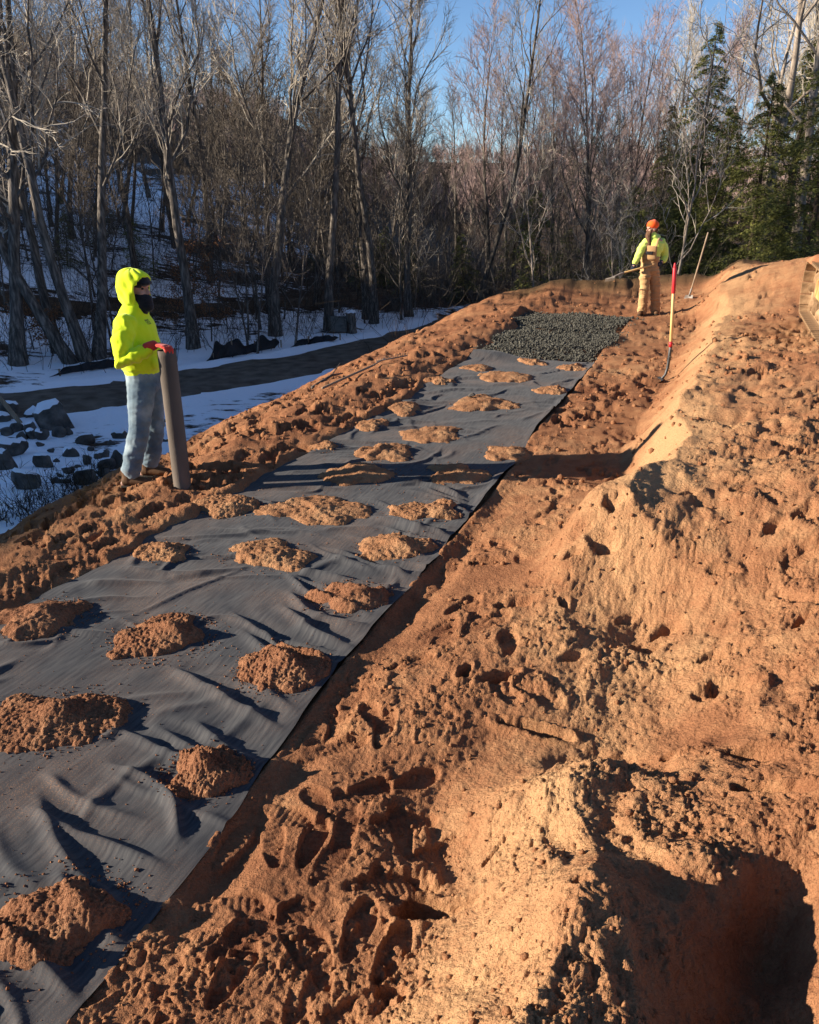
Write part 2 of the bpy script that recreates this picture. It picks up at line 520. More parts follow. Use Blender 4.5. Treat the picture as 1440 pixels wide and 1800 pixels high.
# past the stone and the plateau
for _ in range(90):
    x, y = R_.uniform(1.5, 6), R_.uniform(16.5, 20)
    footprint(x, y, R_.uniform(0, 6.28), R_.uniform(0.03, 0.06), .3, .14, False, 0.02)
for _ in range(150):
    s = 3 + 13 * R_.random(); c = R_.uniform(0.05, 3.2)
    x, y = from_cs(c, s)
    if R_.random() < .35: footprint(x, y, R_.uniform(0, 6.28), R_.uniform(.02, .05), .29, .13, False, .015)
    else: pit(x, y, R_.uniform(.06, .15), R_.uniform(.03, .055), R_.uniform(0, 3.1), R_.uniform(.025, .055))
for _ in range(30):
    s = 1.2 + 8 * R_.random(); c = R_.uniform(-1.0, 1.6)
    x, y = from_cs(c, s)
    pit(x, y, R_.uniform(.03, .09), R_.uniform(.02, .06), R_.uniform(0, 3.1), R_.uniform(.02, .06))

# marks that stand out in the photograph (u, v, level, half sizes, turn, depth)
for u, v, z, rx, ry, an, dp in [
    (880, 1195, .12, .10, .07, .3, .11), (945, 1285, .25, .16, .05, -.35, .13), (1075, 890, .35, .06, .11, 1.2, .12),
    (1055, 960, .35, .05, .14, 1.15, .12), (1010, 975, .3, .07, .05, .2, .08), (1140, 1140, .65, .10, .06, .1, .09),
    (1290, 1210, .72, .10, .07, -.5, .12), (1265, 1010, .72, .03, .14, 1.1, .10), (1370, 1400, .68, .16, .06, -.5, .09),
    (915, 1065, .2, .10, .08, .3, .07), (775, 1610, .10, .05, .22, 1.45, .10), (740, 1560, .05, .05, .12, 1.3, .07),
    (1335, 590, .62, .10, .26, 1.1, .16), (1345, 520, .7, .10, .16, 1.0, .12), (1345, 655, .62, .12, .22, .9, .15), (1330, 690, .62, .1, .15, .9, .09),
    (1350, 560, .65, .16, .14, .6, .12), (1425, 690, .75, .16, .1, .5, .09), (1290, 755, .7, .06, .06, 0, .09), (1425, 795, .75, .14, .1, .5, .1),
    (1365, 745, .7, .1, .05, .2, .06), (1420, 905, .75, .12, .09, .4, .10), (1365, 930, .75, .08, .09, .4, .08), (1180, 1330, .68, .05, .04, 0, .05),
    (980, 1370, .4, .05, .03, .6, .05), (1025, 1540, .6, .035, .03, 0, .035), (870, 1510, .35, .06, .02, .5, .04), (1275, 525, .62, .15, .06, .5, .05), (1180, 1100, .6, .09, .05, .2, .08), (1100, 1090, .5, .07, .04, .4, .06), (1255, 1155, .7, .05, .05, 0, .07), (820, 1180, .1, .09, .05, 1.2, .07), (1330, 1330, .7, .12, .05, -.3, .07), (1420, 1090, .8, .07, .05, .3, .06), (1005, 1160, .4, .09, .05, .3, .06), (960, 880, .2, .06, .03, .4, .05), (1210, 870, .6, .07, .04, .3, .06), (1330, 480, .7, .2, .1, .6, .1), (1300, 620, .62, .1, .12, .6, .08)]:
    x, y = on_sand(u, v, z)
    pit(x, y, rx * 1.1, ry * .72, an, dp * .95)
for u, v, an, dp in [(655, 1270, 1.9, .05), (675, 1290, 1.4, .05), (595, 1315, .3, .05), (640, 1395, .5, .035), (550, 1480, 1.35, .055), (410, 1480, 1.25, .06),
                     (505, 1430, -.5, .05), (710, 1440, .2, .03), (670, 1555, .2, .035), (500, 1620, .75, .04), (430, 1640, .9, .05), (560, 1690, 1.9, .06),
                     (240, 1640, .8, .04), (410, 1720, 1.2, .05), (200, 1720, 1.0, .05), (630, 1640, 1.3, .05), (690, 1690, 1.2, .05), (720, 1180, .4, .04), (780, 1130, 1.1, .05), (745, 1040, .9, .05)]:
    x, y = at(u, v, -0.02)
    footprint(x, y, an, dp * .34, .265, .10, True, .006)
for u, v, an, L, W in [(890, 875, .25, .5, .42), (40, 1040, .35, .6, .4), (190, 975, .35, .5, .36), (250, 930, .35, .5, .3), (830, 600, 1.2, 1.4, .5), (1010, 705, 1.1, 1.4, .4), (560, 690, 1.1, 1.8, .5)]:
    x, y = on_sand(u, v, 0)
    treads(x, y, an, L, W)
# ruts left by a machine on the plateau
for cc in (1.35, 2.05):
    g = np.exp(-((GC - cc - 0.06 * np.sin(GS * 1.7)) / 0.11) ** 2) * sstep(5, 6.5, GS) * (1 - sstep(14, 16, GS))
    DET -= 0.075 * g * (0.4 + 0.9 * sstep(-.2, .5, np.sin(GS * 2 * math.pi / 0.42) + .6 * fbm(GX * 3, GY * 3, 2, 15)))
    DET += 0.04 * np.exp(-((GC - cc - 0.2) / 0.10) ** 2) * sstep(5, 6.5, GS) * (1 - sstep(14, 16, GS)) * (0.5 + fbm(GX * 4, GY * 4, 2, 16))

mid = sstep(5, 9, GY)
DET += mid * (1 - on_trench) * (0.055 * knobs(worley(GX * 3.4 + .6 * vnoise(GX * 3, GY * 3, 2), GY * 2.6, 130)) * sstep(-.3, .3, fbm(GX * .9, GY * .9, 3, 131)) + 0.035 * fbm(GX * 3.0, GY * 2.0, 3, 132))
hol = gauss(GX, GY, 0.95, 1.5, .45, .6, -.45)
DET += hol * (0.05 * fbm(GX * 8, GY * 3.5, 4, 135) + 0.05 * billow(GX, GY, 5, 140) + 0.02 * knobs(worley(GX * 11, GY * 11, 136)))
DET += bank_t * 0.016 * fbm(GX * 7, GY * 7, 3, 133) + 0.006 * fbm(GX * 18, GY * 18, 2, 134) * (1 - near * .5)
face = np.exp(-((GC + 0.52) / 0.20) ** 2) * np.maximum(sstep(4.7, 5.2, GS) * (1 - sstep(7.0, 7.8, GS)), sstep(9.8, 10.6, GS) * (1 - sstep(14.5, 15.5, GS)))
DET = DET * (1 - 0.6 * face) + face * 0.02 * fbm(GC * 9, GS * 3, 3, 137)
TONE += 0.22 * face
DET += CRUMB * (1 - 0.85 * PRINT) * (1 - 0.7 * face)
DET += EARTH * (0.16 * billow(GX, GY, 1.6, 138) + 0.06 * fbm(GX * 4, GY * 3, 3, 139) - 0.05)
DET *= far_fade
FLOOR = trench_floor(GX, GY)
spill = (1 - sstep(-3.9 , -3.2, GC)) * sstep(-4.1, -3.86, GC) * sstep(1.5, 3, GS) * (1 - sstep(11.8, 12.3, GS))
GZ = (BASE + DET + 0.014 * spill) * (1 - on_trench) + on_trench * (FLOOR - 0.03)
V = np.stack([GX, GY, GZ], -1).reshape(-1, 3)
nr, nc = GX.shape
ii, jj = np.meshgrid(np.arange(nr - 1), np.arange(nc - 1), indexing='ij')
Q = np.stack([ii * nc + jj, ii * nc + jj + 1, (ii + 1) * nc + jj + 1, (ii + 1) * nc + jj], -1).reshape(-1, 4)

def sand_material(name, lo, mid, hi, attr_name=None, grain=1.0):
    m, nt, b = new_mat(name, 0.95, 0.08)
    tc = nd(nt, 'ShaderNodeTexCoord')
    n1 = nd(nt, 'ShaderNodeTexNoise', Scale=3.0, Detail=6.0)
    n2 = nd(nt, 'ShaderNodeTexNoise', Scale=70.0, Detail=4.0)
    n3 = nd(nt, 'ShaderNodeTexNoise', Scale=260.0, Detail=3.0)
    for n in (n1, n2, n3): nt.links.new(tc.outputs['Object'], n.inputs['Vector'])
    mx = nd(nt, 'ShaderNodeMath', operation='MULTIPLY_ADD'); mx.inputs[1].default_value = 0.55
    nt.links.new(n1.outputs['Fac'], mx.inputs[0])
    if attr_name:
        at_ = nd(nt, 'ShaderNodeAttribute', attribute_name=attr_name)
        sb = nd(nt, 'ShaderNodeMath', operation='SUBTRACT'); sb.inputs[1].default_value = 0.27
        nt.links.new(at_.outputs['Fac'], sb.inputs[0]); nt.links.new(sb.outputs[0], mx.inputs[2])
    else:
        mx.inputs[2].default_value = 0.23
    m2 = nd(nt, 'ShaderNodeMath', operation='MULTIPLY_ADD'); m2.inputs[1].default_value = 0.34
    nt.links.new(n2.outputs['Fac'], m2.inputs[0])
    sb2 = nd(nt, 'ShaderNodeMath', operation='SUBTRACT'); sb2.inputs[1].default_value = 0.17
    nt.links.new(mx.outputs[0], sb2.inputs[0]); nt.links.new(sb2.outputs[0], m2.inputs[2])
    m3 = nd(nt, 'ShaderNodeMath', operation='MULTIPLY_ADD'); m3.inputs[1].default_value = 0.40
    nt.links.new(n3.outputs['Fac'], m3.inputs[0])
    sb3 = nd(nt, 'ShaderNodeMath', operation='SUBTRACT'); sb3.inputs[1].default_value = 0.20
    nt.links.new(m2.outputs[0], sb3.inputs[0]); nt.links.new(sb3.outputs[0], m3.inputs[2])
    rp = nd(nt, 'ShaderNodeValToRGB')
    e = rp.color_ramp.elements; e.new(0.5)
    for q, (p, cc) in enumerate(((0.12, lo), (0.5, mid), (0.9, hi))):
        e[q].position = p; e[q].color = (*cc, 1)
    n5 = nd(nt, 'ShaderNodeTexNoise', Scale=9.0, Detail=7.0, Roughness=0.6); nt.links.new(tc.outputs['Object'], n5.inputs['Vector'])
    m5 = nd(nt, 'ShaderNodeMath', operation='MULTIPLY_ADD'); m5.inputs[1].default_value = 0.50
    sb5 = nd(nt, 'ShaderNodeMath', operation='SUBTRACT'); sb5.inputs[1].default_value = 0.25
    nt.links.new(n5.outputs['Fac'], m5.inputs[0]); nt.links.new(m3.outputs[0], sb5.inputs[0]); nt.links.new(sb5.outputs[0], m5.inputs[2])
    nt.links.new(m5.outputs[0], rp.inputs[0])
    nt.links.new(rp.outputs[0], b.inputs['Base Color'])
    bp = nd(nt, 'ShaderNodeBump'); bp.inputs['Strength'].default_value = 0.8 * grain; bp.inputs['Distance'].default_value = 0.009
    b2 = nd(nt, 'ShaderNodeBump'); b2.inputs['Strength'].default_value = 0.85 * grain; b2.inputs['Distance'].default_value = 0.022
    nt.links.new(n2.outputs['Fac'], b2.inputs['Height'])
    nt.links.new(n3.outputs['Fac'], bp.inputs['Height'])
    n4 = nd(nt, 'ShaderNodeTexNoise', Scale=11.0, Detail=8.0, Roughness=0.62); nt.links.new(tc.outputs['Object'], n4.inputs['Vector'])
    b3 = nd(nt, 'ShaderNodeBump'); b3.inputs['Strength'].default_value = 0.5 * grain; b3.inputs['Distance'].default_value = 0.05
    nt.links.new(n4.outputs['Fac'], b3.inputs['Height']); nt.links.new(b3.outputs[0], b2.inputs['Normal'])
    nt.links.new(b2.outputs[0], bp.inputs['Normal'])
    nt.links.new(bp.outputs[0], b.inputs['Normal'])
    return m, nt, b, rp

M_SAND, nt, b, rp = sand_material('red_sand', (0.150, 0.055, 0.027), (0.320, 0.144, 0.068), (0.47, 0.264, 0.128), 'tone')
ea = nd(nt, 'ShaderNodeAttribute', attribute_name='earth')
mixn = nd(nt, 'ShaderNodeMix', data_type='RGBA')
nt.links.new(ea.outputs['Fac'], mixn.inputs[0])
nt.links.new(rp.outputs[0], mixn.inputs[6])
mixn.inputs[7].default_value = (0.11, 0.065, 0.032, 1)
nt.links.new(mixn.outputs[2], b.inputs['Base Color'])
me = mesh_np('sand_ground', V, Q)
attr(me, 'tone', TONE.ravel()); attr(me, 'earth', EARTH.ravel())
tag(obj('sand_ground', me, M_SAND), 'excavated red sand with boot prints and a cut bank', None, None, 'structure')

# interpolated height of the finished sand surface
def sand_z(x, y):
    j = np.clip(np.searchsorted(yy, y) - 1, 0, len(yy) - 2)
    k = x / max(1.2, y + YOFF)
    i = int(np.clip(np.searchsorted(kk, k) - 1, 0, len(kk) - 2))
    return float(GZ[j:j + 2, i:i + 2].mean())
# ================================================================== FABRIC, HEAPS, STONE
R_ = random.Random(23)
ns, ncol = 720, 150
ss = 1.0 / np.linspace(1.0 / 1.0, 1.0 / 12.6, ns) * 1.0
ss = (ss - ss[0]) / (ss[-1] - ss[0]) * 0.45 + np.linspace(0, 1, ns) * 0.55
ss = 0.2 + ss * (MAT_END - 0.2)
tt = np.linspace(0, 1, ncol)
S2 = np.repeat(ss[:, None], ncol, 1)
edge_l = 0.02 * np.sin(S2 * 5.1) + 0.03 * vnoise(S2 * 1.3, S2 * 0, 3)
edge_r = 0.030 * vnoise(S2 * 1.1, S2 * 0, 4) + 0.012 * vnoise(S2 * 3.7, S2 * 0, 5)
C2 = (mat_left(S2) + edge_l) * (1 - tt) + (mat_right(S2) + edge_r) * tt
far_wave = 0.10 * np.sin(tt * 5.0)[None, :] * sstep(10.5, 12, S2)
S2 = S2 + far_wave + 0.22 * (tt[None, :] - 0.5) * sstep(10.5, 12, S2)
X2, Y2 = from_cs(C2, S2)
ZM = trench_floor(X2, Y2) + 0.012 + 0.016 * fbm(C2 * 1.6, S2 * 1.6, 3, 140) + 0.006 * fbm(C2 * 5, S2 * 5, 2, 141)

def fold(c0, s0, c1, s1, w, amp, bend=0.0, asym=0.55):
    L = math.hypot(c1 - c0, s1 - s0)
    dc, ds = (c1 - c0) / L, (s1 - s0) / L
    a = (C2 - c0) * dc + (S2 - s0) * ds
    bb = -(C2 - c0) * ds + (S2 - s0) * dc - bend * np.sin(np.clip(a / L, 0, 1) * math.pi) - 0.018 * vnoise(a * 5 + c0 * 9, a * 0 + s0, 2)
    e = sstep(-0.12 * L, 0.2 * L, a) * (1 - sstep(0.7 * L, 1.12 * L, a))
    ww = np.where(bb > 0, w, w * asym)
    return amp * e * (np.exp(-(bb / ww) ** 2) - 0.30 * np.exp(-((bb + 2.3 * w) / (1.5 * w)) ** 2))

W_ = np.zeros_like(ZM)
for _ in range(150):                      # creases over the whole sheet
    s0 = 0.6 + 11.2 * R_.random(); c0 = R_.uniform(-3.8, -1.9)
    an = R_.gauss(0.5, 0.55) if R_.random() < .7 else R_.uniform(0, 3.1)
    L = R_.uniform(.25, .85)
    W_ += fold(c0, s0, c0 + L * math.cos(an), s0 + L * math.sin(an), R_.uniform(.018, .045), R_.uniform(.006, .017), R_.gauss(0, .06))
for s0 in np.arange(0.9, 6.3, 0.34):       # pulls running in from the weighted right edge
    for q in range(2):
        so = s0 + R_.uniform(-.16, .16)
        ce = float(mat_right(so)) - R_.uniform(.0, .12)
        W_ += fold(ce, so, ce - R_.uniform(.4, .8), so + R_.uniform(.02, .35), R_.uniform(.022, .04), R_.uniform(.016, .034), R_.gauss(0, .05))
for s0 in np.arange(3.0, 11, 0.45):        # and from the left edge
    so = s0 + R_.uniform(-.15, .15)
    ce = -3.8 + R_.uniform(.0, .15)
    W_ += fold(ce, so, ce + R_.uniform(.4, .9), so + R_.uniform(.1, .5), R_.uniform(.025, .045), R_.uniform(.012, .026), R_.gauss(0, .05))
ZM = ZM + W_
ed = np.exp(-((1 - tt[None, :]) * 2.0 / 0.055) ** 2)
ZM = ZM + ed * 0.028 * sstep(-.3, .5, vnoise(S2 * 1.5, S2 * 0, 8))            # edge stands proud of the sand
ZM = ZM + 0.10 * sstep(11.55, 11.95, S2) * sstep(.6, .1, tt)[None, :] * (1 - 0.9 * sstep(11.88, 12.1, S2))   # rolled far corner
ZM = np.maximum(ZM, trench_floor(X2, Y2) - 0.005)
ii, jj = np.meshgrid(np.arange(ns - 1), np.arange(ncol - 1), indexing='ij')
Q = np.stack([ii * ncol + jj, ii * ncol + jj + 1, (ii + 1) * ncol + jj + 1, (ii + 1) * ncol + jj], -1).reshape(-1, 4)
me = mesh_np('geotextile_sheet', np.stack([X2, Y2, ZM], -1).reshape(-1, 3), Q)
uvl = me.attributes.new('mat_cs', 'FLOAT_VECTOR', 'POINT')
uvl.data.foreach_set('vector', np.stack([C2, S2, ZM], -1).astype(np.float32).ravel())

m, nt, b = new_mat('geotextile', 0.8, 0.06)
b.inputs['Sheen Weight'].default_value = 0.05
b.inputs['Sheen Roughness'].default_value = 0.5
ga = nd(nt, 'ShaderNodeAttribute', attribute_name='mat_cs')
mp = nd(nt, 'ShaderNodeMapping'); mp.inputs['Scale'].default_value = (60, 7, 1); mp.inputs['Rotation'].default_value = (0, 0, 1.1)
nt.links.new(ga.outputs['Vector'], mp.inputs['Vector'])
n1 = nd(nt, 'ShaderNodeTexNoise', Scale=1.0, Detail=5.0)
nt.links.new(mp.outputs[0], n1.inputs['Vector'])
n2 = nd(nt, 'ShaderNodeTexNoise', Scale=1.7, Detail=6.0); nt.links.new(ga.outputs['Vector'], n2.inputs['Vector'])
n3 = nd(nt, 'ShaderNodeTexNoise', Scale=190.0, Detail=2.0); nt.links.new(ga.outputs['Vector'], n3.inputs['Vector'])
rp = nd(nt, 'ShaderNodeValToRGB'); e = rp.color_ramp.elements
e[0].position = .30; e[0].color = (.031, .032, .037, 1); e[1].position = .75; e[1].color = (.086, .083, .081, 1)
nt.links.new(n1.outputs['Fac'], rp.inputs[0])
# dust of sand trodden on to it
rp2 = nd(nt, 'ShaderNodeValToRGB'); e = rp2.color_ramp.elements
e[0].position = .44; e[0].color = (0, 0, 0, 1); e[1].position = .76; e[1].color = (1, 1, 1, 1)
nt.links.new(n2.outputs['Fac'], rp2.inputs[0])
rp3 = nd(nt, 'ShaderNodeValToRGB'); e = rp3.color_ramp.elements
e[0].position = .54; e[0].color = (.12, .12, .12, 1); e[1].position = .68; e[1].color = (1, 1, 1, 1)
nt.links.new(n3.outputs['Fac'], rp3.inputs[0])
mu = nd(nt, 'ShaderNodeMath', operation='MULTIPLY'); nt.links.new(rp2.outputs[0], mu.inputs[0]); nt.links.new(rp3.outputs[0], mu.inputs[1])
mu2 = nd(nt, 'ShaderNodeMath', operation='MULTIPLY'); mu2.inputs[1].default_value = .9; nt.links.new(mu.outputs[0], mu2.inputs[0])
mx = nd(nt, 'ShaderNodeMix', data_type='RGBA'); nt.links.new(mu2.outputs[0], mx.inputs[0]); nt.links.new(rp.outputs[0], mx.inputs[6]); mx.inputs[7].default_value = (.27, .14, .075, 1)
nt.links.new(mx.outputs[2], b.inputs['Base Color'])
bp = nd(nt, 'ShaderNodeBump'); bp.inputs['Strength'].default_value = .25; bp.inputs['Distance'].default_value = .003
nt.links.new(n3.outputs['Fac'], bp.inputs['Height']); nt.links.new(bp.outputs[0], b.inputs['Normal'])
M_MAT = m
tag(obj('geotextile_sheet', me, M_MAT), 'long creased dark grey geotextile fabric sheet laid along the sand trench', 'fabric')

def mat_z(x, y):
    c, s = cs(x, y)
    j = int(np.clip(np.searchsorted(ss, s), 0, ns - 1))
    i = int(np.clip((c - C2[j, 0]) / (C2[j, -1] - C2[j, 0]) * (ncol - 1), 0, ncol - 1))
    return float(ZM[j, i])

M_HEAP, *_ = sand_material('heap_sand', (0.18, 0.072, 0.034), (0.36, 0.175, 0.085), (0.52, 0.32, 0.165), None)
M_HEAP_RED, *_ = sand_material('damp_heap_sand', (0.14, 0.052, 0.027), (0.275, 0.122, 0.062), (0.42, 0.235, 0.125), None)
# (pixel u, v of the base centre, width in pixels, height above the sheet in metres, label)
HEAPS = [
    (100, 1600, 265, .115, 'largest heap of crumbly sand at the near end of the fabric sheet'),
    (355, 1350, 140, .105, 'tall rounded sand heap on the fabric edge, second from the near end'),
    (85, 1258, 210, .085, 'broad low sand heap with a shadowed knob, cut by the photo edge'),
    (490, 1172, 155, .095, 'round sand heap sitting right on the straight fabric edge'),
    (288, 1112, 180, .085, 'sand heap with a dark hollow in the middle of the fabric'),
    (618, 1045, 135, .085, 'sand heap spilling over the fabric edge beside trampled sand'),
    (65, 1078, 165, .09, 'sand heap on the far fabric edge with tread marks behind it'),
    (692, 955, 135, .075, 'pale sand heap near the fabric edge below the person shadow'),
    (465, 972, 150, .075, 'pale sand heap with a sharp peak in mid fabric'),
    (285, 962, 100, .08, 'small sand heap at the fabric border below the standing fabric roll'),
    (395, 882, 105, .07, 'sand heap at the fabric border just in front of the fabric roll'),
    (557, 890, 170, .06, 'wide pale sand heap just in front of the long shadow'),
    (752, 893, 118, .05, 'small sand heap in front of the long shadow at the fabric edge'),
    (640, 832, 120, .06, 'shaded sand heap lying within the long shadow, nearer the fabric roll'),
    (805, 826, 112, .06, 'shaded sand heap lying within the long shadow, nearer the bank'),
    (672, 792, 100, .06, 'sand heap with a notch just behind the long shadow'),
    (890, 790, 92, .06, 'sand heap at the fabric edge just behind the long shadow'),
    (574, 782, 54, .05, 'small pale sand heap at the fabric border behind the long shadow'),
    (767, 756, 118, .05, 'long thin pale sand heap in mid fabric behind the long shadow'),
    (652, 742, 66, .06, 'sand heap at the fabric border level with the long thin heap'),
    (710, 713, 82, .06, 'low sand heap on the fabric border beside the trodden berm'),
    (848, 708, 110, .06, 'broad sand heap with a stone on it, centre of the far fabric'),
    (973, 685, 64, .06, 'sand heap at the fabric edge near the red handled tool'),
    (770, 666, 48, .06, 'small bright sand heap on the far fabric border'),
    (892, 659, 84, .06, 'sand heap in the middle near the stone bed'),
    (1003, 643, 50, .05, 'sand heap at the far fabric corner beside the stone bed'),
    (936, 634, 50, .05, 'small sand heap touching the stone bed'),
    (842, 643, 62, .04, 'thin sand spill near the rolled fabric corner')]
crumbs = MB()
ICO = bmesh.new(); bmesh.ops.create_icosphere(ICO, subdivisions=1, radius=1.0)
IV = np.array([v.co[:] for v in ICO.verts]); IT = np.array([[v.index for v in f.verts] for f in ICO.faces]); ICO.free()
OV = np.array([(1, 0, 0), (-1, 0, 0), (0, 1, 0), (0, -1, 0), (0, 0, 1), (0, 0, -1)], float)
OT = np.array([(0, 2, 4), (2, 1, 4), (1, 3, 4), (3, 0, 4), (2, 0, 5), (1, 2, 5), (3, 1, 5), (0, 3, 5)])

def clod(mb, x, y, z, r, rr, hi=False):
    Vv = (IV if hi else OV).copy()
    Vv = Vv * (1 + 0.35 * (rr.random(len(Vv)) - .5))[:, None] * (r * (0.75 + .5 * rr.random(3)))
    a = rr.random() * 6.28
    ca, sa = math.cos(a), math.sin(a)
    Vv = Vv @ np.array([[ca, -sa, 0], [sa, ca, 0], [0, 0, 1]]).T
    mb.add(Vv + (x, y, z), (), IT if hi else OT)

rr = np.random.default_rng(5)
for hi_, (u, v, wpx, hh, lab) in enumerate(HEAPS):
    x0, y0 = at(u, v, 0.03)
    dist = y0 * _c + (CAM_H) * _s
    Rw = wpx / 1440.0 * dist * 0.5
    Rl = Rw * (0.80 if y0 < 6 else 0.95 if y0 < 9 else 1.0)
    N = 150 if y0 < 4.2 else 84 if y0 < 6.5 else 52
    E_ = 1.62
    g = np.linspace(-E_, E_, N)
    A, B = np.meshgrid(g, g)
    an = np.arctan2(B, A)
    r = np.sqrt(A * A + B * B)
    sd = hi_ * 13 + 3
    lobes = 0.95 + 0.34 * vnoise(np.cos(an) * 1.2 + 9, np.sin(an) * 1.2 + sd, sd) + 0.22 * fbm(A * 2.4, B * 2.4, 3, sd + 1)
    rn = r / lobes
    wx, wy = A * Rw, B * Rl
    f = np.clip(1 - rn ** 1.35, -0.6, 1)
    off = 0.25 * vnoise(np.array([sd * 1.7]), np.array([.3]), 2)[0]
    knob = np.exp(-(((A - .2 - off) / .38) ** 2 + ((B + .05) / .34) ** 2)) - .30 * np.exp(-(((A - .55 - off) / .25) ** 2 + ((B) / .3) ** 2))
    hh *= 0.78 if y0 < 5 else 0.66
    H_ = hh * (0.55 * np.sign(f) * np.abs(f) ** 0.8 + (0.35 + 0.45 * ((hi_ * 7) % 5) / 4) * knob * sstep(-.3, .15, f) + 0.16 * fbm(A * 2.6 + sd, B * 2.6, 3, sd + 2))
    body = sstep(-.15, .35, f)
    wc = knobs(worley(wx * 34 + sd, wy * 34, sd + 5))
    wc2 = knobs(worley(wx * 75 + sd, wy * 75, sd + 6))
    wc3 = np.clip(.60 - worley(wx * 15 + sd, wy * 15, sd + 7), 0, 1)
    H_ = H_ + body * (0.008 * wc3 + 0.007 * wc + 0.008 * wc2 + 0.016 * billow(wx + sd, wy, 24, sd + 8) + 0.018 * billow(wx, wy + sd, 52, sd + 9) + 0.008 * billow(wx, wy, 110, sd + 10)) + (1 - body) * (0.030 * (wc - .31 - .14 * np.clip(rn - 1, 0, 1)) + .014 * (wc2 - .3)) - 0.010 * (rn > 1) * rn
    zb = np.array([[0.0]])
    X_, Y_ = x0 + wx, y0 + wy
    cc_, ss_ = cs(X_, Y_)
    j = np.clip(np.searchsorted(ss, ss_), 0, ns - 1)
    i = np.clip((cc_ - C2[j, 0]) / (C2[j, -1] - C2[j, 0]) * (ncol - 1), 0, ncol - 1).astype(int)
    onm = (cc_ > C2[j, 0] - .02) & (cc_ < C2[j, -1] + .02) & (ss_ < MAT_END)
    base_m = ZM[j, i]
    base_s = sand_base(X_, Y_)
    Zb = np.where(onm, base_m, np.minimum(base_s, base_m))
    Z_ = Zb + H_
    vid = np.arange(N * N).reshape(N, N)
    hv = H_ > -0.004
    okf = (hv[:-1, :-1].astype(int) + hv[1:, :-1] + hv[:-1, 1:] + hv[1:, 1:] >= 2) & (rn[:-1, :-1] < 1.58)
    Qh = np.stack([vid[:-1, :-1], vid[:-1, 1:], vid[1:, 1:], vid[1:, :-1]], -1)[okf]
    used, inv = np.unique(Qh.ravel(), return_inverse=True)
    VV = np.stack([wx, wy, Z_ - 0.0], -1).reshape(-1, 3)[used]
    VV[:, 2] -= 0.003
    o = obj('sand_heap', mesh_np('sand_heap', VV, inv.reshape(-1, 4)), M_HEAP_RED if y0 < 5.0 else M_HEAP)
    o.location = (x0, y0, 0)
    tag(o, lab, 'sand heap', 'sand heaps weighing down the fabric')
    # crumbs shed round it
    for _ in range(int(330 if y0 < 5 else 90 if y0 < 8 else 15)):
        q = (0.85 + abs(rr.normal(0, .28)))
        th = rr.random() * 6.28
        xx, yc = x0 + q * Rw * math.cos(th), y0 + q * Rl * math.sin(th)
        c_, s_ = cs(xx, yc)
        if c_ > float(mat_left(s_)) + .03 and c_ < float(mat_right(s_)) - .03 and s_ < MAT_END - .2:
            rad = min(.010, .0018 + abs(rr.normal(0, .0026)))
            clod(crumbs, xx, yc, mat_z(xx, yc) + rad * .5, rad, rr)
for _ in range(1500):
    s_ = .6 + 6 * rr.random() ** 1.3; c_ = rr.uniform(-3.7, float(mat_right(s_)) - .04)
    xx, yc = from_cs(c_, s_)
    rad = min(.008, .0012 + abs(rr.normal(0, .0015)))
    clod(crumbs, xx, yc, mat_z(xx, yc) + rad * .4, rad, rr)
tag(crumbs.build('sand_crumbs', M_HEAP_RED, None, False), 'loose sand crumbs scattered on the fabric', 'crumbs', None, 'stuff')

# clods over the worked sand
clods = MB()
for _ in range(5000):
    y = 1.0 + 10 * rr.random() ** 2.0
    x = rr.uniform(-.56, .56) * (y + .8)
    c_, s_ = cs(x, y)
    if float(mat_left(s_)) - .02 < c_ < float(mat_right(s_)) + .03 or c_ < -5.2: continue
    if fbm(np.array([x * 1.7 + 3]), np.array([y * 1.7]), 3, 60)[0] < -.12 + .2 * rr.normal(): continue
    rad = min(.030, (.003 + abs(rr.normal(0, .0040))) * (1 + .10 * y))
    clod(clods, x, y, sand_z(x, y) + rad * .25, rad, rr, rad > .013)
for _ in range(4600):
    y = 6.5 + 13.5 * rr.random() ** 1.4
    x = rr.uniform(-.5, .56) * (y + .8)
    c_, s_ = cs(x, y)
    if float(mat_left(s_)) - .02 < c_ < float(mat_right(s_)) + .06 and s_ < 17: continue
    if c_ < -5.3 - .06 * s_ or y > 20.5: continue
    if fbm(np.array([x * .9]), np.array([y * .9]), 3, 131)[0] < -.08 + .2 * rr.normal(): continue
    rad = min(.06, .006 + abs(rr.normal(0, .013)))
    clod(clods, x, y, sand_z(x, y) + rad * .2, rad, rr, True)
tag(clods.build('sand_clods', M_SAND, None, True), 'small sand clods strewn over the trodden ground', 'clods', None, 'stuff')
attr(bpy.data.objects['sand_clods'].data, 'tone', np.full(len(bpy.data.objects['sand_clods'].data.vertices), .5))

# bed of dark crushed stone
stones = MB()
P4 = [at(838, 624), at(918, 549), at(1112, 556), at(1052, 640)]
cs4 = [cs(*p) for p in P4]
n_st = 0
while n_st < 15000:
    s_ = rr.uniform(11.6, 16.9); c_ = rr.uniform(-4.6, -1.95)
    wl = -3.86 - .12 * (s_ - 11.9) + .07 * math.sin(s_ * 3.1); wr = -2.06 - .05 * (s_ - 11.9) + .09 * math.sin(s_ * 2.3 + 1)
    if not (wl < c_ < wr) and not (rr.random() < .05 and wl - .3 < c_ < wr + .3): continue
    if s_ < 11.95 + .12 * (c_ + 3.0): continue
    xx, yc = from_cs(c_, s_)
    rad = rr.uniform(.008, .021) if rr.random() < .93 else rr.uniform(.02, .032)
    zz = -0.035 + .045 * rr.random() + .03 * vnoise(np.array([xx * 2]), np.array([yc * 2]), 9)[0]
    clod(stones, xx, yc, zz + .02, rad, rr)
    n_st += 1
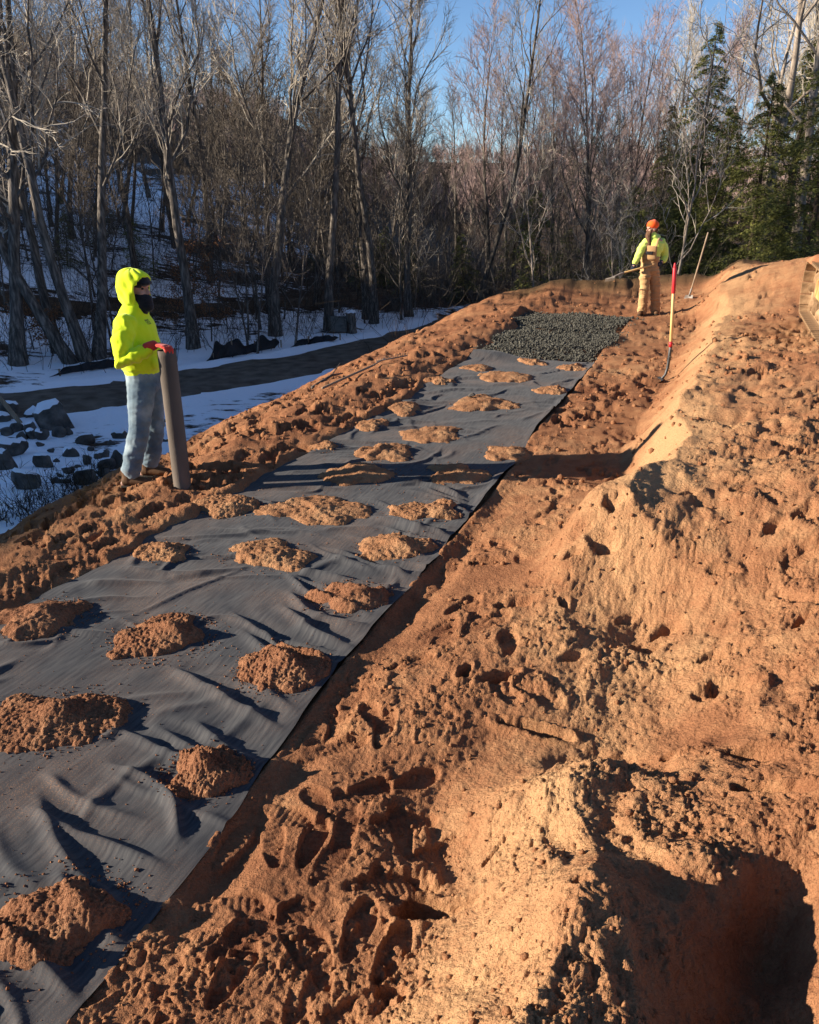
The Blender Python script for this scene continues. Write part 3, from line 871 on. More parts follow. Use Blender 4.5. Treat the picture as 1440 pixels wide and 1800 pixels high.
M_STONE = noise_mat('crushed_stone', [(.026, .025, .019), (.058, .054, .041), (.14, .128, .098)], 30, .8, .3, coord='Object')
tag(stones.build('crushed_stone_gravel', M_STONE, None, False), 'bed of dark crushed stone beyond the fabric sheet', 'gravel', None, 'stuff')
# ================================================================== SNOWY GROUND, ROADS, ROCKS
ROAD = np.array([(-16, 12.6), (-12, 14.3), (-9.3, 15.9), (-6.4, 17.5), (-5.1, 18.7), (-2.3, 21.2), (0.6, 25.0), (3.4, 30.5), (7.0, 38.0), (11, 46)], float)
PATH = np.array([(-24, 24.6), (-17.5, 26.0), (-13.2, 26.8), (-9.8, 27.5), (-4.7, 31.2), (-1.5, 35.5), (1.5, 41.0)], float)

def smooth_line(P, n=160):
    t = np.linspace(0, len(P) - 1, n)
    i = np.clip(t.astype(int), 0, len(P) - 2); f = (t - i)[:, None]
    p0 = P[np.clip(i - 1, 0, len(P) - 1)]; p1 = P[i]; p2 = P[i + 1]; p3 = P[np.clip(i + 2, 0, len(P) - 1)]
    return 0.5 * ((2 * p1) + (-p0 + p2) * f + (2 * p0 - 5 * p1 + 4 * p2 - p3) * f ** 2 + (-p0 + 3 * p1 - 3 * p2 + p3) * f ** 3)

ROAD_L, PATH_L = smooth_line(ROAD), smooth_line(PATH)

def dist_line(x, y, L):
    best = np.full(np.shape(x), 1e9)
    for k in range(0, len(L)):
        best = np.minimum(best, (x - L[k, 0]) ** 2 + (y - L[k, 1]) ** 2)
    return np.sqrt(best)

def land_raw(x, y):
    x = np.asarray(x, float); y = np.asarray(y, float)
    c, s = cs(x, y)
    rightside = sstep(-4.0, 3.0, c - 0.12 * (y - 20))
    low = -0.95 - 0.80 * sstep(8.5, 15.5, y - 0.15 * x)
    z = low * (1 - rightside) + (-0.25 - 0.5 * sstep(30, 60, y)) * rightside
    d = -0.86 * x + 0.50 * y - 21.5
    hill = 5.6 * (1 - np.exp(-0.33 * softplus(d, 1.5) / 5.6)) * (1 - sstep(-0.20, 0.06, x / np.maximum(y, 8.0)) * sstep(10, 30, y)) + 11.0 * sstep(20, 50, -x + 0.0 * y)
    z = z + hill
    z = z + 13.0 * sstep(130, 330, y + 0.1 * x) + 0.35 * sstep(20, 40, y) * fbm(x * .12, y * .12, 3, 200) + 0.05 * fbm(x * .8, y * .8, 3, 201)
    z = z - 3.0 * sstep(1.5, -3.0, y) * sstep(-9, -4, x) * sstep(9, 4, x)
    return z

def land(x, y):
    z = land_raw(x, y)
    x = np.asarray(x, float); y = np.asarray(y, float)
    near_ = (np.abs(x) < 40) & (y > 8) & (y < 60)
    if np.any(near_):
        for L, w in ((ROAD_L, 1.25), (PATH_L, 1.1)):
            xr, yr = x[near_], y[near_]
            best = np.full(xr.shape, 1e9); zi = np.zeros(xr.shape)
            zl = land_raw(L[:, 0], L[:, 1])
            zl = np.convolve(np.pad(zl, 10, mode='edge'), np.ones(21) / 21, 'valid')
            for k in range(len(L)):
                dd = (xr - L[k, 0]) ** 2 + (yr - L[k, 1]) ** 2
                mk = dd < best
                best[mk] = dd[mk]; zi[mk] = zl[k]
            dd = np.sqrt(best)
            m = 1 - sstep(w * .95, w + 1.3, dd)
            zz = z[near_]
            zz = zz * (1 - m) + m * (zi - .05 + 0.10 * np.exp(-((dd - w - .35) / .25) ** 2))
            z[near_] = zz
    return z


def land1(x, y):
    i = int(np.clip(np.searchsorted(gx, x) - 1, 0, len(gx) - 2)); j = int(np.clip(np.searchsorted(gy, y) - 1, 0, len(gy) - 2))
    fx = min(1, max(0, (x - gx[i]) / (gx[i + 1] - gx[i]))); fy = min(1, max(0, (y - gy[j]) / (gy[j + 1] - gy[j])))
    return float((LZ[j, i] * (1 - fx) + LZ[j, i + 1] * fx) * (1 - fy) + (LZ[j + 1, i] * (1 - fx) + LZ[j + 1, i + 1] * fx) * fy)

def on_land(u, v):
    """Ground point seen at photo pixel (u, v)."""
    z = -1.5
    for _ in range(40):
        x, y = at(u, v, z)
        if not (0 < y < 400): z -= 0.2; continue
        z = 0.6 * z + 0.4 * land1(x, y)
        if z > CAM_H - .4: z = CAM_H - .4
    return x, y, land1(x, y)

gx = np.concatenate([-np.geomspace(1500, 40, 26)[:-1], np.linspace(-40, -22, 40)[:-1], np.linspace(-22, 12, 260), np.linspace(12, 40, 45)[1:], np.geomspace(40, 1500, 26)[1:]])
gy = np.concatenate([-np.geomspace(400, 6, 12)[:-1], np.linspace(-6, 4, 10)[:-1], np.linspace(4, 34, 260), np.linspace(34, 80, 90)[1:], np.geomspace(80, 2500, 50)[1:]])
LX, LY = np.meshgrid(gx, gy)
LZ = land(LX, LY)
patchy = fbm(LX * 0.55, LY * 0.55, 4, 210)
LZ = LZ + 0.035 * fbm(LX * 2.1, LY * 2.1, 3, 211) * (np.abs(LX) < 30)
dr = dist_line(LX, LY, ROAD_L[::2]); dp_ = dist_line(LX, LY, PATH_L[::2])
# bare leaf litter shows through: under the right-hand trees, along the road edges and in patches
litter = 0.36 + 0.30 * patchy + 0.50 * sstep(-2, 4, cs(LX, LY)[0] - 0.1 * (LY - 20)) - 0.10 * sstep(-6, -14, LX) - 0.10 * np.exp(-((dr - 1.7) / .5) ** 2) + 0.25 * np.exp(-((dp_ - 1.4) / .5) ** 2)
litter = litter + 0.40 * sstep(28, 34, LY) * sstep(-.16, -.05, LX / np.maximum(LY, 5)) + 0.10 * sstep(29, 36, LY)
litter = litter - 0.12 * gauss(LX, LY, -6.5, 10.5, 3.0, 3.2) + 0.5 * sstep(60, 130, LY)
nr, nc = LX.shape
ii, jj = np.meshgrid(np.arange(nr - 1), np.arange(nc - 1), indexing='ij')
Q = np.stack([ii * nc + jj, ii * nc + jj + 1, (ii + 1) * nc + jj + 1, (ii + 1) * nc + jj], -1).reshape(-1, 4)
me = mesh_np('ground', np.stack([LX, LY, LZ], -1).reshape(-1, 3), Q)
attr(me, 'litter', litter.ravel())
m, nt, b = new_mat('snow_and_litter', 0.85, 0.15)
tc = nd(nt, 'ShaderNodeTexCoord')
mp = nd(nt, 'ShaderNodeMapping'); mp.inputs['Scale'].default_value = (1.1, 2.6, 1.0); nt.links.new(tc.outputs['Object'], mp.inputs['Vector'])
n1 = nd(nt, 'ShaderNodeTexNoise', Scale=1.5, Detail=9.0, Roughness=0.68); nt.links.new(mp.outputs[0], n1.inputs['Vector'])
n2 = nd(nt, 'ShaderNodeTexNoise', Scale=9.0, Detail=6.0); nt.links.new(tc.outputs['Object'], n2.inputs['Vector'])
la = nd(nt, 'ShaderNodeAttribute', attribute_name='litter')
ad = nd(nt, 'ShaderNodeMath', operation='ADD'); nt.links.new(n1.outputs['Fac'], ad.inputs[0]); nt.links.new(la.outputs['Fac'], ad.inputs[1])
rp = nd(nt, 'ShaderNodeValToRGB'); e = rp.color_ramp.elements
e[0].position = .90; e[0].color = (0, 0, 0, 1); e[1].position = .97; e[1].color = (1, 1, 1, 1)
nt.links.new(ad.outputs[0], rp.inputs[0])
rl = nd(nt, 'ShaderNodeValToRGB'); e = rl.color_ramp.elements
e[0].position = .35; e[0].color = (.030, .020, .012, 1); e[1].position = .70; e[1].color = (.105, .060, .032, 1)
nt.links.new(n2.outputs['Fac'], rl.inputs[0])
mx = nd(nt, 'ShaderNodeMix', data_type='RGBA'); nt.links.new(rp.outputs[0], mx.inputs[0]); mx.inputs[6].default_value = (.88, .90, .93, 1)
nt.links.new(rl.outputs[0], mx.inputs[7]); nt.links.new(mx.outputs[2], b.inputs['Base Color'])
bp = nd(nt, 'ShaderNodeBump'); bp.inputs['Strength'].default_value = .6; bp.inputs['Distance'].default_value = .05
iv = nd(nt, 'ShaderNodeMath', operation='MULTIPLY_ADD'); iv.inputs[1].default_value = -.6; nt.links.new(rp.outputs[0], iv.inputs[0]); nt.links.new(n2.outputs['Fac'], iv.inputs[2])
nt.links.new(iv.outputs[0], bp.inputs['Height']); nt.links.new(bp.outputs[0], b.inputs['Normal'])
M_SNOWG = m
tag(obj('ground', me, m), 'snow-dusted woodland ground and hills', None, None, 'structure')

M_ROAD = noise_mat('gravel_road', [(.085, .064, .046), (.135, .106, .078), (.19, .152, .115)], 3.0, .95, .1, .5, 60, 8)
M_TRACK = noise_mat('leafy_track', [(.050, .032, .018), (.085, .052, .028), (.12, .075, .04)], 4.0, .95, .1, .5, 60, 8)
def ribbon(name, L, w, m, label):
    T = np.gradient(L, axis=0); T /= np.linalg.norm(T, axis=1)[:, None]
    Nn = np.stack([-T[:, 1], T[:, 0]], -1)
    cols = np.linspace(-1, 1, 9)
    n = len(L)
    ww = w + .14 * vnoise(np.arange(n) * .35, np.zeros(n), 3)
    V = []
    for q in cols:
        p = L + Nn * (ww * q)[:, None]
        z = land(p[:, 0].copy(), p[:, 1].copy())
        V.append(np.stack([p[:, 0], p[:, 1], z + .045 + .03 * (1 - q * q) - .012 * (abs(abs(q) - .5) < .1) - .07 * (abs(q) > .99)], -1))
    V = np.stack(V, 1).reshape(-1, 3)
    k = len(cols)
    ii, jj = np.meshgrid(np.arange(n - 1), np.arange(k - 1), indexing='ij')
    Q = np.stack([ii * k + jj, (ii + 1) * k + jj, (ii + 1) * k + jj + 1, ii * k + jj + 1], -1).reshape(-1, 4)
    tag(obj(name, mesh_np(name, V, Q), m), label, None, None, 'structure')
ribbon('road', ROAD_L, 1.25, M_ROAD, 'dark gravel drive curving past the sand bank')
ribbon('path', PATH_L, 1.05, M_TRACK, 'brown leafy track at the foot of the snowy slope')

# ---- rocks lying in the snow
M_ROCK = noise_mat('field_rock', [(.040, .035, .030), (.10, .087, .072), (.19, .165, .14)], 5.0, .85, .25, .7, 22, 8, bdist=.02)
M_SNOW = noise_mat('snow', [(.84, .86, .90), (.90, .92, .94)], 4, .8, .2, .25, 14)
ROCK_V = []
for q in range(6):
    bm = bmesh.new(); bmesh.ops.create_icosphere(bm, subdivisions=3, radius=1.0)
    v = np.array([w.co[:] for w in bm.verts]); f = np.array([[w.index for w in g.verts] for g in bm.faces]); bm.free()
    r3 = np.random.default_rng(40 + q)
    pl = r3.normal(size=(13, 3)); pl /= np.linalg.norm(pl, axis=1)[:, None]
    for nrm in pl:                                     # knock flat faces off it
        dcut = r3.uniform(.45, .8)
        ex = np.maximum(0, v @ nrm - dcut)
        v = v - nrm[None, :] * ex[:, None] * .93
    v = v + .035 * np.stack([vnoise(v[:, 1] * 3 + q, v[:, 2] * 3, 1), vnoise(v[:, 0] * 3, v[:, 2] * 3 + q, 2), vnoise(v[:, 0] * 3 + q, v[:, 1] * 3, 3)], -1)
    ROCK_V.append((v, f))

def rock(x, y, z, w, h, d, q, rz, name='rock', snow=0.0):
    v, f = ROCK_V[q]
    ca, sa = math.cos(rz), math.sin(rz)
    v = v @ np.array([[ca, -sa, 0], [sa, ca, 0], [0, 0, 1]]).T
    v = v / (v.max(0) - v.min(0)) * (w, d, h)
    o = obj(name, mesh_np(name, v - (0, 0, v[:, 2].min()), f, True), M_ROCK)
    o.location = (x, y, z - h * .30)
    if snow > 0:                                       # snow lying on the upward faces
        me = o.data
        co, no = co_no(me)
        nz = no[:, 2] + .25 * vnoise(co[:, 0] * 9 / w * .3, co[:, 1] * 9 / w * .3, q) - .3 * (co[:, 0] / w)
        keep = nz > (.80 - snow)
        fk = f[keep[f].all(1)]
        if len(fk) > 8:                                # the largest connected patch only
            lab_ = np.arange(len(co))
            for _ in range(60):
                mn = lab_[fk].min(1); old = lab_.copy()
                for q_ in range(3): np.minimum.at(lab_, fk[:, q_], mn)
                if (old == lab_).all(): break
            ids, cn = np.unique(lab_[fk[:, 0]], return_counts=True)
            fk = fk[lab_[fk[:, 0]] == ids[cn.argmax()]]
        if len(fk) > 8:
            us, inv = np.unique(fk.ravel(), return_inverse=True)
            bnd = np.zeros(len(co)); np.add.at(bnd, fk.ravel(), 1)
            full = np.zeros(len(co)); np.add.at(full, f.ravel(), 1)
            th = np.where(bnd >= full, .05 * h + .010, -.006)
            cap = co + np.array([0, 0, 1.0]) * th[:, None] + no * .006
            obj('snow_cap', mesh_np('snow_cap', cap[us], inv.reshape(-1, 3)), M_SNOW, o)
    return o

G_ROCK = 'rocks lying in the snow'
ROCKS = [  # u, v (base), width px, height px, snow, label
    (94, 752, 64, 50, .55, 'biggest boulder with a thick snow blanket on one side'),
    (22, 728, 34, 26, .5, 'snow-capped rock beside the leaning weathered board'),
    (18, 800, 60, 34, .12, 'long dark slab of rock at the photo edge'),
    (8, 826, 44, 40, .1, 'blocky dark rock below the long slab at the photo edge'),
    (52, 856, 54, 36, .25, 'large dark rock nearest the brush, snow along its top'),
    (77, 820, 34, 26, .3, 'dark rock with a snowy notch above the large dark rock'),
    (126, 802, 30, 18, .2, 'flat oval rock alone in the clean snow'),
    (150, 780, 32, 20, .1, 'dark wedge rock behind the flat oval rock'),
    (153, 816, 18, 20, 0, 'small pointed grey rock in clean snow'),
    (120, 832, 22, 14, .1, 'small dark rock between the flat oval rock and the brush'),
    (108, 848, 34, 20, .2, 'low dark rock at the fringe of the brush'),
    (150, 850, 40, 32, .3, 'sloping grey rock at the edge of the red sand'),
    (188, 824, 32, 22, 0, 'dark rock right behind the worker boots'),
    (206, 822, 28, 34, 0, 'upright dark rock against the worker jeans'),
    (211, 770, 28, 20, .3, 'rock with a pointed end showing behind the worker knee'),
    (182, 803, 28, 14, .1, None), (287, 776, 22, 18, .3, 'rock between the worker legs and the fabric roll'), (40, 772, 20, 14, 0, None), (57, 770, 24, 18, .2, None), (76, 772, 24, 20, .1, None),
    (105, 766, 26, 18, 0, None), (119, 764, 18, 16, 0, None), (55, 758, 24, 18, .2, None), (5, 740, 26, 16, .3, None), (57, 732, 26, 18, .3, None),
    (172, 806, 16, 10, 0, None), (90, 795, 12, 8, 0, None), (196, 782, 14, 10, 0, None), (165, 845, 20, 14, .1, None), (182, 838, 24, 16, 0, None),
    (28, 757, 28, 16, 0, None), (12, 764, 24, 14, 0, None), (35, 785, 12, 8, .1, None), (137, 823, 10, 7, 0, None), (70, 784, 14, 9, 0, None), (160, 792, 12, 8, 0, None), (99, 812, 12, 8, 0, None)]
rk = random.Random(3)
for u, v, wp, hp, sn, lab in ROCKS:
    x, y, z = on_land(u, v)
    dd = y * _c + (CAM_H - z) * _s
    w = wp / 1440 * dd; h = hp / 1440 * dd * 1.35
    o = rock(x, y, z, w, h, w * rk.uniform(.7, 1.0), rk.randrange(6), rk.uniform(0, 6.28), 'boulder' if wp > 60 else 'rock', sn)
    tag(o, lab or 'small dark stone poking out of the snow among the boulders', 'boulder' if wp > 60 else 'rock', G_ROCK)
# ================================================================== TREES
def make_tree(seed, H, r0, first=0.35, spread=0.6, up=0.25, n1=14, n2=8, n3=5, n4=3, lean=(0, 0), forks=1, curl=0.16, tw=1.0, l1=0.34):
    """Bare broadleaf tree: returns (trunk mesh builder with limbs, crown mesh builder with branches and twigs)."""
    R = random.Random(seed)
    trunk, crown = MB(), MB()
    def nrm(v): return v / (np.linalg.norm(v) + 1e-9)
    def perp(d):
        a = np.array([R.gauss(0, 1), R.gauss(0, 1), R.gauss(0, 1)])
        return nrm(a - d * np.dot(a, d))
    spikes = []
    def path(p, d, L, seg, wob, upw):
        pts = [p]
        for i in range(seg):
            d = nrm(d + np.array([R.gauss(0, wob), R.gauss(0, wob), R.gauss(0, wob) * .6 + upw]))
            p = p + d * L / seg
            pts.append(p)
        return pts
    def along(pts, t):
        f = t * (len(pts) - 1); i = min(int(f), len(pts) - 2); f -= i
        return pts[i] * (1 - f) + pts[i + 1] * f, nrm(pts[i + 1] - pts[i])
    def twig(p, d, L, r, lvl):
        pts = path(p, d, L, 3 if lvl == 3 else 2, .22, up * .35)
        spikes.append((pts, r))
        if lvl == 3:
            for _ in range(n4):
                t = R.uniform(.2, .95)
                q, dd = along(pts, t)
                twig(q, nrm(dd + perp(dd) * R.uniform(.5, .95)), L * R.uniform(.35, .6), r * .62, 4)
    def branch(p, d, L, r, lvl):
        seg = {1: 8, 2: 5}[lvl]
        pts = path(p, d, L, seg, curl * (1.0 if lvl == 1 else 1.2), up * (.35 if lvl == 1 else .22))
        rr_ = [max(.0065, r * (1 - .82 * (i / seg) ** .9)) for i in range(seg + 1)]
        (trunk if lvl == 1 else crown).tube(pts, rr_, 6 if lvl == 1 else 4, cap=False)
        if lvl == 1:
            for i in range(n2):
                t = .18 + .8 * (i + R.random()) / n2
                q, dd = along(pts, t)
                branch(q, nrm(dd + perp(dd) * R.uniform(.45, .95)), L * R.uniform(.30, .52) * (1.15 - .5 * t), r * .45 * (1 - .5 * t), 2)
        for i in range(n3 if lvl == 2 else 4):
            t = (.15 + .85 * (i + R.random()) / n3) if lvl == 2 else R.uniform(.5, 1)
            q, dd = along(pts, min(t, .99))
            twig(q, nrm(dd + perp(dd) * R.uniform(.4, .9)), max(.25, H * .055 * R.uniform(.6, 1.3)) , .0090 * tw, 3)
    for f in range(forks):
        d0 = nrm(np.array([lean[0] + R.gauss(0, .04) + (f - (forks - 1) / 2) * .22 * (forks > 1), lean[1] + R.gauss(0, .05), 1.0]))
        base = np.array([(f - (forks - 1) / 2) * r0 * 1.5, R.gauss(0, r0 * .5) * (forks > 1), -0.35])
        seg = 14
        pts = path(base, d0, H * R.uniform(.92, 1.05), seg, .045, .015)
        rr_ = []
        for i in range(seg + 1):
            t = i / seg
            rr_.append(max(.012, r0 * (1 - .86 * t ** .85)) * (1.0 + .55 * max(0, 1 - t * 9)))
        trunk.tube(pts, rr_, 9, cap=False)
        for i in range(n1):
            t = first + (.985 - first) * (i + R.random() * .8) / n1
            q, dd = along(pts, t)
            az = i * 2.4 + R.uniform(-.6, .6)
            side = np.array([math.cos(az), math.sin(az), 0.0])
            sp = spread * (1.15 - .55 * t)
            dr_ = nrm(dd * (1 - .35 * sp) + side * sp)
            rt = r0 * (1 - .86 * t ** .85)
            branch(q, dr_, H * l1 * R.uniform(.7, 1.15) * (1.25 - .75 * t), max(.018, rt * R.uniform(.42, .62)), 1)
    # twigs as slim three-sided spikes
    for k in (3, 4):
        g = [(p, r) for p, r in spikes if len(p) == k]
        if not g: continue
        P = np.array([p for p, r in g]); Rr = np.array([r for p, r in g])
        n = len(g)
        d = P[:, -1] - P[:, 0]; d /= np.linalg.norm(d, axis=1)[:, None] + 1e-9
        a = np.cross(d, np.array([0.3, 0.5, 0.81])); a /= np.linalg.norm(a, axis=1)[:, None] + 1e-9
        w = np.cross(d, a)
        rings = []
        for j in range(k - 1):
            rj = (Rr * (1 - .75 * j / (k - 1)))[:, None]
            for s_ in range(3):
                an = s_ * 2.0944
                rings.append(P[:, j] + (a * math.cos(an) + w * math.sin(an)) * rj)
        rings.append(P[:, -1])
        V = np.stack(rings, 1)
        m_ = V.shape[1]
        base = (np.arange(n) * m_)[:, None]
        q = []; t = []
        for j in range(k - 2):
            for s_ in range(3):
                q.append(base + np.array([j * 3 + s_, j * 3 + (s_ + 1) % 3, (j + 1) * 3 + (s_ + 1) % 3, (j + 1) * 3 + s_]))
        for s_ in range(3):
            t.append(base + np.array([(k - 2) * 3 + s_, (k - 2) * 3 + (s_ + 1) % 3, m_ - 1]))
        crown.add(V.reshape(-1, 3), np.concatenate(q), np.concatenate(t))
    return trunk, crown

M_BARK = noise_mat('grey_bark', [(.040, .034, .029), (.110, .093, .077), (.25, .21, .172)], 6.0, .92, .1, .8, 18, 8, stretch=(3, 3, .5), bdist=.03)
M_BARK_PALE = noise_mat('pale_bark', [(.14, .105, .080), (.27, .215, .165), (.38, .31, .25)], 5.0, .9, .1, .5, 18, 8, stretch=(3, 3, .5), bdist=.02)
M_TWIG = noise_mat('brown_twigs', [(.16, .132, .104), (.31, .260, .205)], 1.3, .9, .1)
M_TWIG_DARK = noise_mat('dark_twigs', [(.065, .052, .041), (.15, .122, .094)], 1.3, .9, .1)
M_TWIG_RED = noise_mat('reddish_twigs', [(.23, .155, .135), (.37, .265, .23)], 1.3, .9, .1)
M_TWIG_TAN = noise_mat('tan_twigs', [(.31, .262, .20), (.50, .43, .34)], 1.3, .9, .1)

class Tree:
    def __init__(self, name, trunk, crown, mt, mc):
        self.name = name
        self.tm = trunk.mesh('trunk'); self.tm.materials.append(mt)
        self.cm = crown.mesh('crown', False); self.cm.materials.append(mc)
    def put(self, x, y, label, group, sc=1.0, rz=0.0, z=None, cat='tree', tilt=(0, 0)):
        o = empty(self.name, (x, y, (land1(x, y) if z is None else z)), rz)
        o.scale = (sc, sc, sc)
        o.rotation_euler = (tilt[0], tilt[1], rz)
        obj('trunk', self.tm, None, o); obj('crown', self.cm, None, o)
        return tag(o, label, cat, group)

T_MAPLE = [Tree('bare_tree', *make_tree(s, 13.0, .17, .30, .66, .28, 17, 9, 5, 3), M_BARK, M_TWIG_TAN) for s in (1, 2, 3)]
T_TALL = [Tree('bare_tree', *make_tree(s, 15.0, .15, .42, .50, .34, 13, 7, 5, 3), M_BARK, M_TWIG) for s in (4, 5)]
T_OAK = Tree('bare_tree', *make_tree(6, 12.0, .20, .28, .95, .12, 15, 8, 5, 4, curl=.2, l1=.42), M_BARK, M_TWIG_TAN)
T_RED = [Tree('bare_tree', *make_tree(s, 11.5, .13, .24, .62, .34, 16, 9, 5, 4, l1=.40), M_BARK, M_TWIG_RED) for s in (7, 8)]
T_PALE = Tree('bare_tree', *make_tree(9, 15.0, .21, .36, .75, .16, 12, 7, 5, 3, curl=.2, l1=.40), M_BARK_PALE, M_TWIG_TAN)
def recoloured(T, mc):
    n = Tree.__new__(Tree); n.name = T.name; n.tm = T.tm; n.cm = T.cm.copy(); n.cm.materials[0] = mc
    return n
T_BACK = [recoloured(t, M_TWIG) for t in T_MAPLE]
T_MULTI = Tree('bare_tree', *make_tree(10, 13.5, .15, .34, .6, .30, 9, 7, 5, 4, forks=3), M_BARK, M_TWIG_TAN)
T_POLE = [Tree('sapling', *make_tree(s, 7.5, .045, .18, .6, .22, 14, 6, 4, 3, tw=.8), M_BARK, M_TWIG_DARK) for s in (12, 13)]
T_SAPP = Tree('sapling', *make_tree(14, 6.5, .038, .22, .55, .25, 11, 5, 3, 2, tw=.8, curl=.16), M_BARK_PALE, M_TWIG_TAN)

# ---- hemlocks
def make_hemlock(seed, H, base_w, r0, start=.08, dens=1.0):
    R = np.random.default_rng(seed)
    trunk, crown = MB(), MB()
    pts = [np.array([R.normal(0, .02), R.normal(0, .02), -0.3 + (H + .3) * i / 8]) for i in range(9)]
    trunk.tube(pts, [r0 * (1 - .93 * i / 8) for i in range(9)], 9, cap=False)
    C, D, U, SZ = [], [], [], []
    nb = int(95 * dens)
    for i in range(nb):
        t = start + (1 - start) * ((i + R.random()) / nb) ** .92
        z0 = H * t
        L = base_w * (1 - t) ** .8 * R.uniform(.55, 1.15) + .12
        az = R.random() * 6.283
        sd = np.array([math.cos(az), math.sin(az), 0])
        sg = 6
        bp = [np.array([0, 0, z0])]
        for k in range(1, sg + 1):
            q = k / sg
            bp.append(np.array([0, 0, z0]) + sd * L * q + np.array([0, 0, L * (.16 * q - .42 * q * q)]))
        trunk.tube(bp, [max(.004, .022 * (1 - t * .6) * (1 - .85 * k / sg)) for k in range(sg + 1)], 3, cap=False)
        n = int((40 + 150 * L) * dens)
        q = R.random(n) ** .75
        along_ = np.array([0, 0, z0]) + sd * (L * q)[:, None] + np.array([0, 0, 1.0]) * (L * (.16 * q - .42 * q * q))[:, None]
        lat = np.cross(sd, [0, 0, 1.0])
        wid = (.10 + .34 * L * np.sin(np.clip(q * 1.05, 0, 1) * 2.6)) * R.uniform(-1, 1, n)
        pos = along_ + lat * wid[:, None] + np.stack([np.zeros(n), np.zeros(n), -.30 * np.abs(wid) + R.normal(0, .035, n)], -1)
        dd = sd[None, :] * .75 + lat[None, :] * (np.sign(wid) * .9)[:, None] + np.stack([R.normal(0, .3, n), R.normal(0, .3, n), -.35 + R.normal(0, .25, n)], -1)
        dd /= np.linalg.norm(dd, axis=1)[:, None]
        up_ = np.array([0, 0, 1.0])[None, :] + R.normal(0, .45, (n, 3))
        C.append(pos); D.append(dd); U.append(up_); SZ.append(R.uniform(.06, .14, n))
    C, D, U, SZ = np.concatenate(C), np.concatenate(D), np.concatenate(U), np.concatenate(SZ)
    S = np.cross(D, U); S /= np.linalg.norm(S, axis=1)[:, None] + 1e-9
    n = len(C)
    # each spray: a forked flat sprig of three slim leaflets
    V = []; T = []
    for q, (ang, ln) in enumerate(((0, 1.0), (.65, .75), (-.65, .75))):
        dv = D * math.cos(ang) + S * math.sin(ang)
        sv = S * math.cos(ang) - D * math.sin(ang)
        V += [C - sv * (SZ * .10)[:, None], C + sv * (SZ * .10)[:, None], C + dv * (SZ * ln)[:, None]]
        T.append((np.arange(n) * 9)[:, None] + np.array([q * 3, q * 3 + 1, q * 3 + 2]))
    crown.add(np.stack(V, 1).reshape(-1, 3), (), np.concatenate(T))
    return trunk, crown
M_NEEDLE = noise_mat('hemlock_needles', [(.055, .062, .018), (.14, .146, .036), (.25, .235, .062)], 1.6, .75, .25)
M_CBARK = noise_mat('conifer_bark', [(.05, .036, .028), (.115, .085, .062)], 7.0, .95, .1, .8, 18, 8, stretch=(3, 3, .5))
T_HEM = [Tree('hemlock_tree', *make_hemlock(1, 8.5, 2.6, .14, .08, 1.2), M_CBARK, M_NEEDLE),
         Tree('hemlock_tree', *make_hemlock(2, 10.5, 2.5, .15, .12, 1.2), M_CBARK, M_NEEDLE)]
T_HEMS = Tree('young_hemlock', *make_hemlock(3, 3.6, 1.3, .06, .05, .6), M_CBARK, M_NEEDLE)

# ---- trees one can pick out in the photograph: (kind, u, v of the foot, scale, turn, tilt, label)
G1 = 'bare trees along the drive'
def by_pix(T, u, v, sc, rz, lab, group=None, tilt=(0, 0), cat='tree'):
    x, y, z = on_land(u, v)
    return T.put(x, y, lab, group, sc, rz, z, cat, tilt)
by_pix(T_MULTI, 150, 636, 1.0, .4, 'three-stemmed bare tree leaning over the drive behind the hooded person', G1, (0, -.16))
by_pix(T_MAPLE[0], 103, 619, .85, 1.0, 'single leaning dark trunk left of the three-stemmed tree', G1, (0, -.15))
by_pix(T_OAK, 30, 640, .95, 2.2, 'spreading bare tree with crooked limbs at the photo edge above the snow', G1, (0, .05))
by_pix(T_MAPLE[1], 340, 612, .92, 2.0, 'bare maple standing just above the standing fabric roll', G1)
by_pix(T_MAPLE[2], 484, 590, 1.0, .6, 'big bare maple with many upswept limbs behind the black silt fence', G1)
by_pix(T_TALL[0], 578, 580, .95, .2, 'tall bare tree rising directly behind the grey board', G1)
by_pix(T_TALL[1], 657, 568, .9, 1.4, 'slim bare tree, front one of a close pair beyond the snowy stump', G1)
by_pix(T_MAPLE[0], 645, 560, .8, 3.4, 'slim bare tree, rear one of a close pair beyond the snowy stump', G1)
by_pix(T_MAPLE[1], 720, 556, .8, 4.4, 'crooked bare tree at the bend of the drive', G1, (0, .06))
G2 = 'bare trees beyond the far end of the sand'
def place(T, u, y, sc, rz, lab, group=None, tilt=(0, 0), cat='tree', vref=400):
    a = (u - 720) / 1440.0
    b_ = (900 - vref) / 1440.0
    x = a * y / (_c + b_ * _s)
    return T.put(x, y, lab, group, sc, rz, None, cat, tilt)
place(T_TALL[1], 848, 33, .82, 2.6, 'dark bare tree with a wide fan crown against the blue sky', G2)
place(T_RED[0], 1040, 29, .80, .3, 'pale-stemmed maple with a reddish twig crown behind the bearded worker', G2)
place(T_RED[1], 985, 38, .84, 1.2, 'reddish bare maple rising behind the gap between the two workers', G2)
place(T_RED[0], 1105, 40, .86, 2.9, 'reddish bare maple close to the dark hemlock spire', G2)
place(T_RED[1], 920, 42, .80, 4.0, 'hazy reddish bare tree next to the fan-crowned tree', G2)
place(T_SAPP, 950, 27, 1.15, .5, 'thin pale sapling standing beyond the stone bed', G2, cat='sapling')
place(T_SAPP, 1090, 24, .75, 1.9, 'small forked sapling right beside the bearded worker', G2, cat='sapling')
place(T_SAPP, 1192, 25, 1.3, 3.0, 'slender pale sapling in front of the hemlocks', G2, cat='sapling')
place(T_PALE, 1322, 29, 1.0, .9, 'thick pale-barked tree soaring out of the hemlocks', G2)
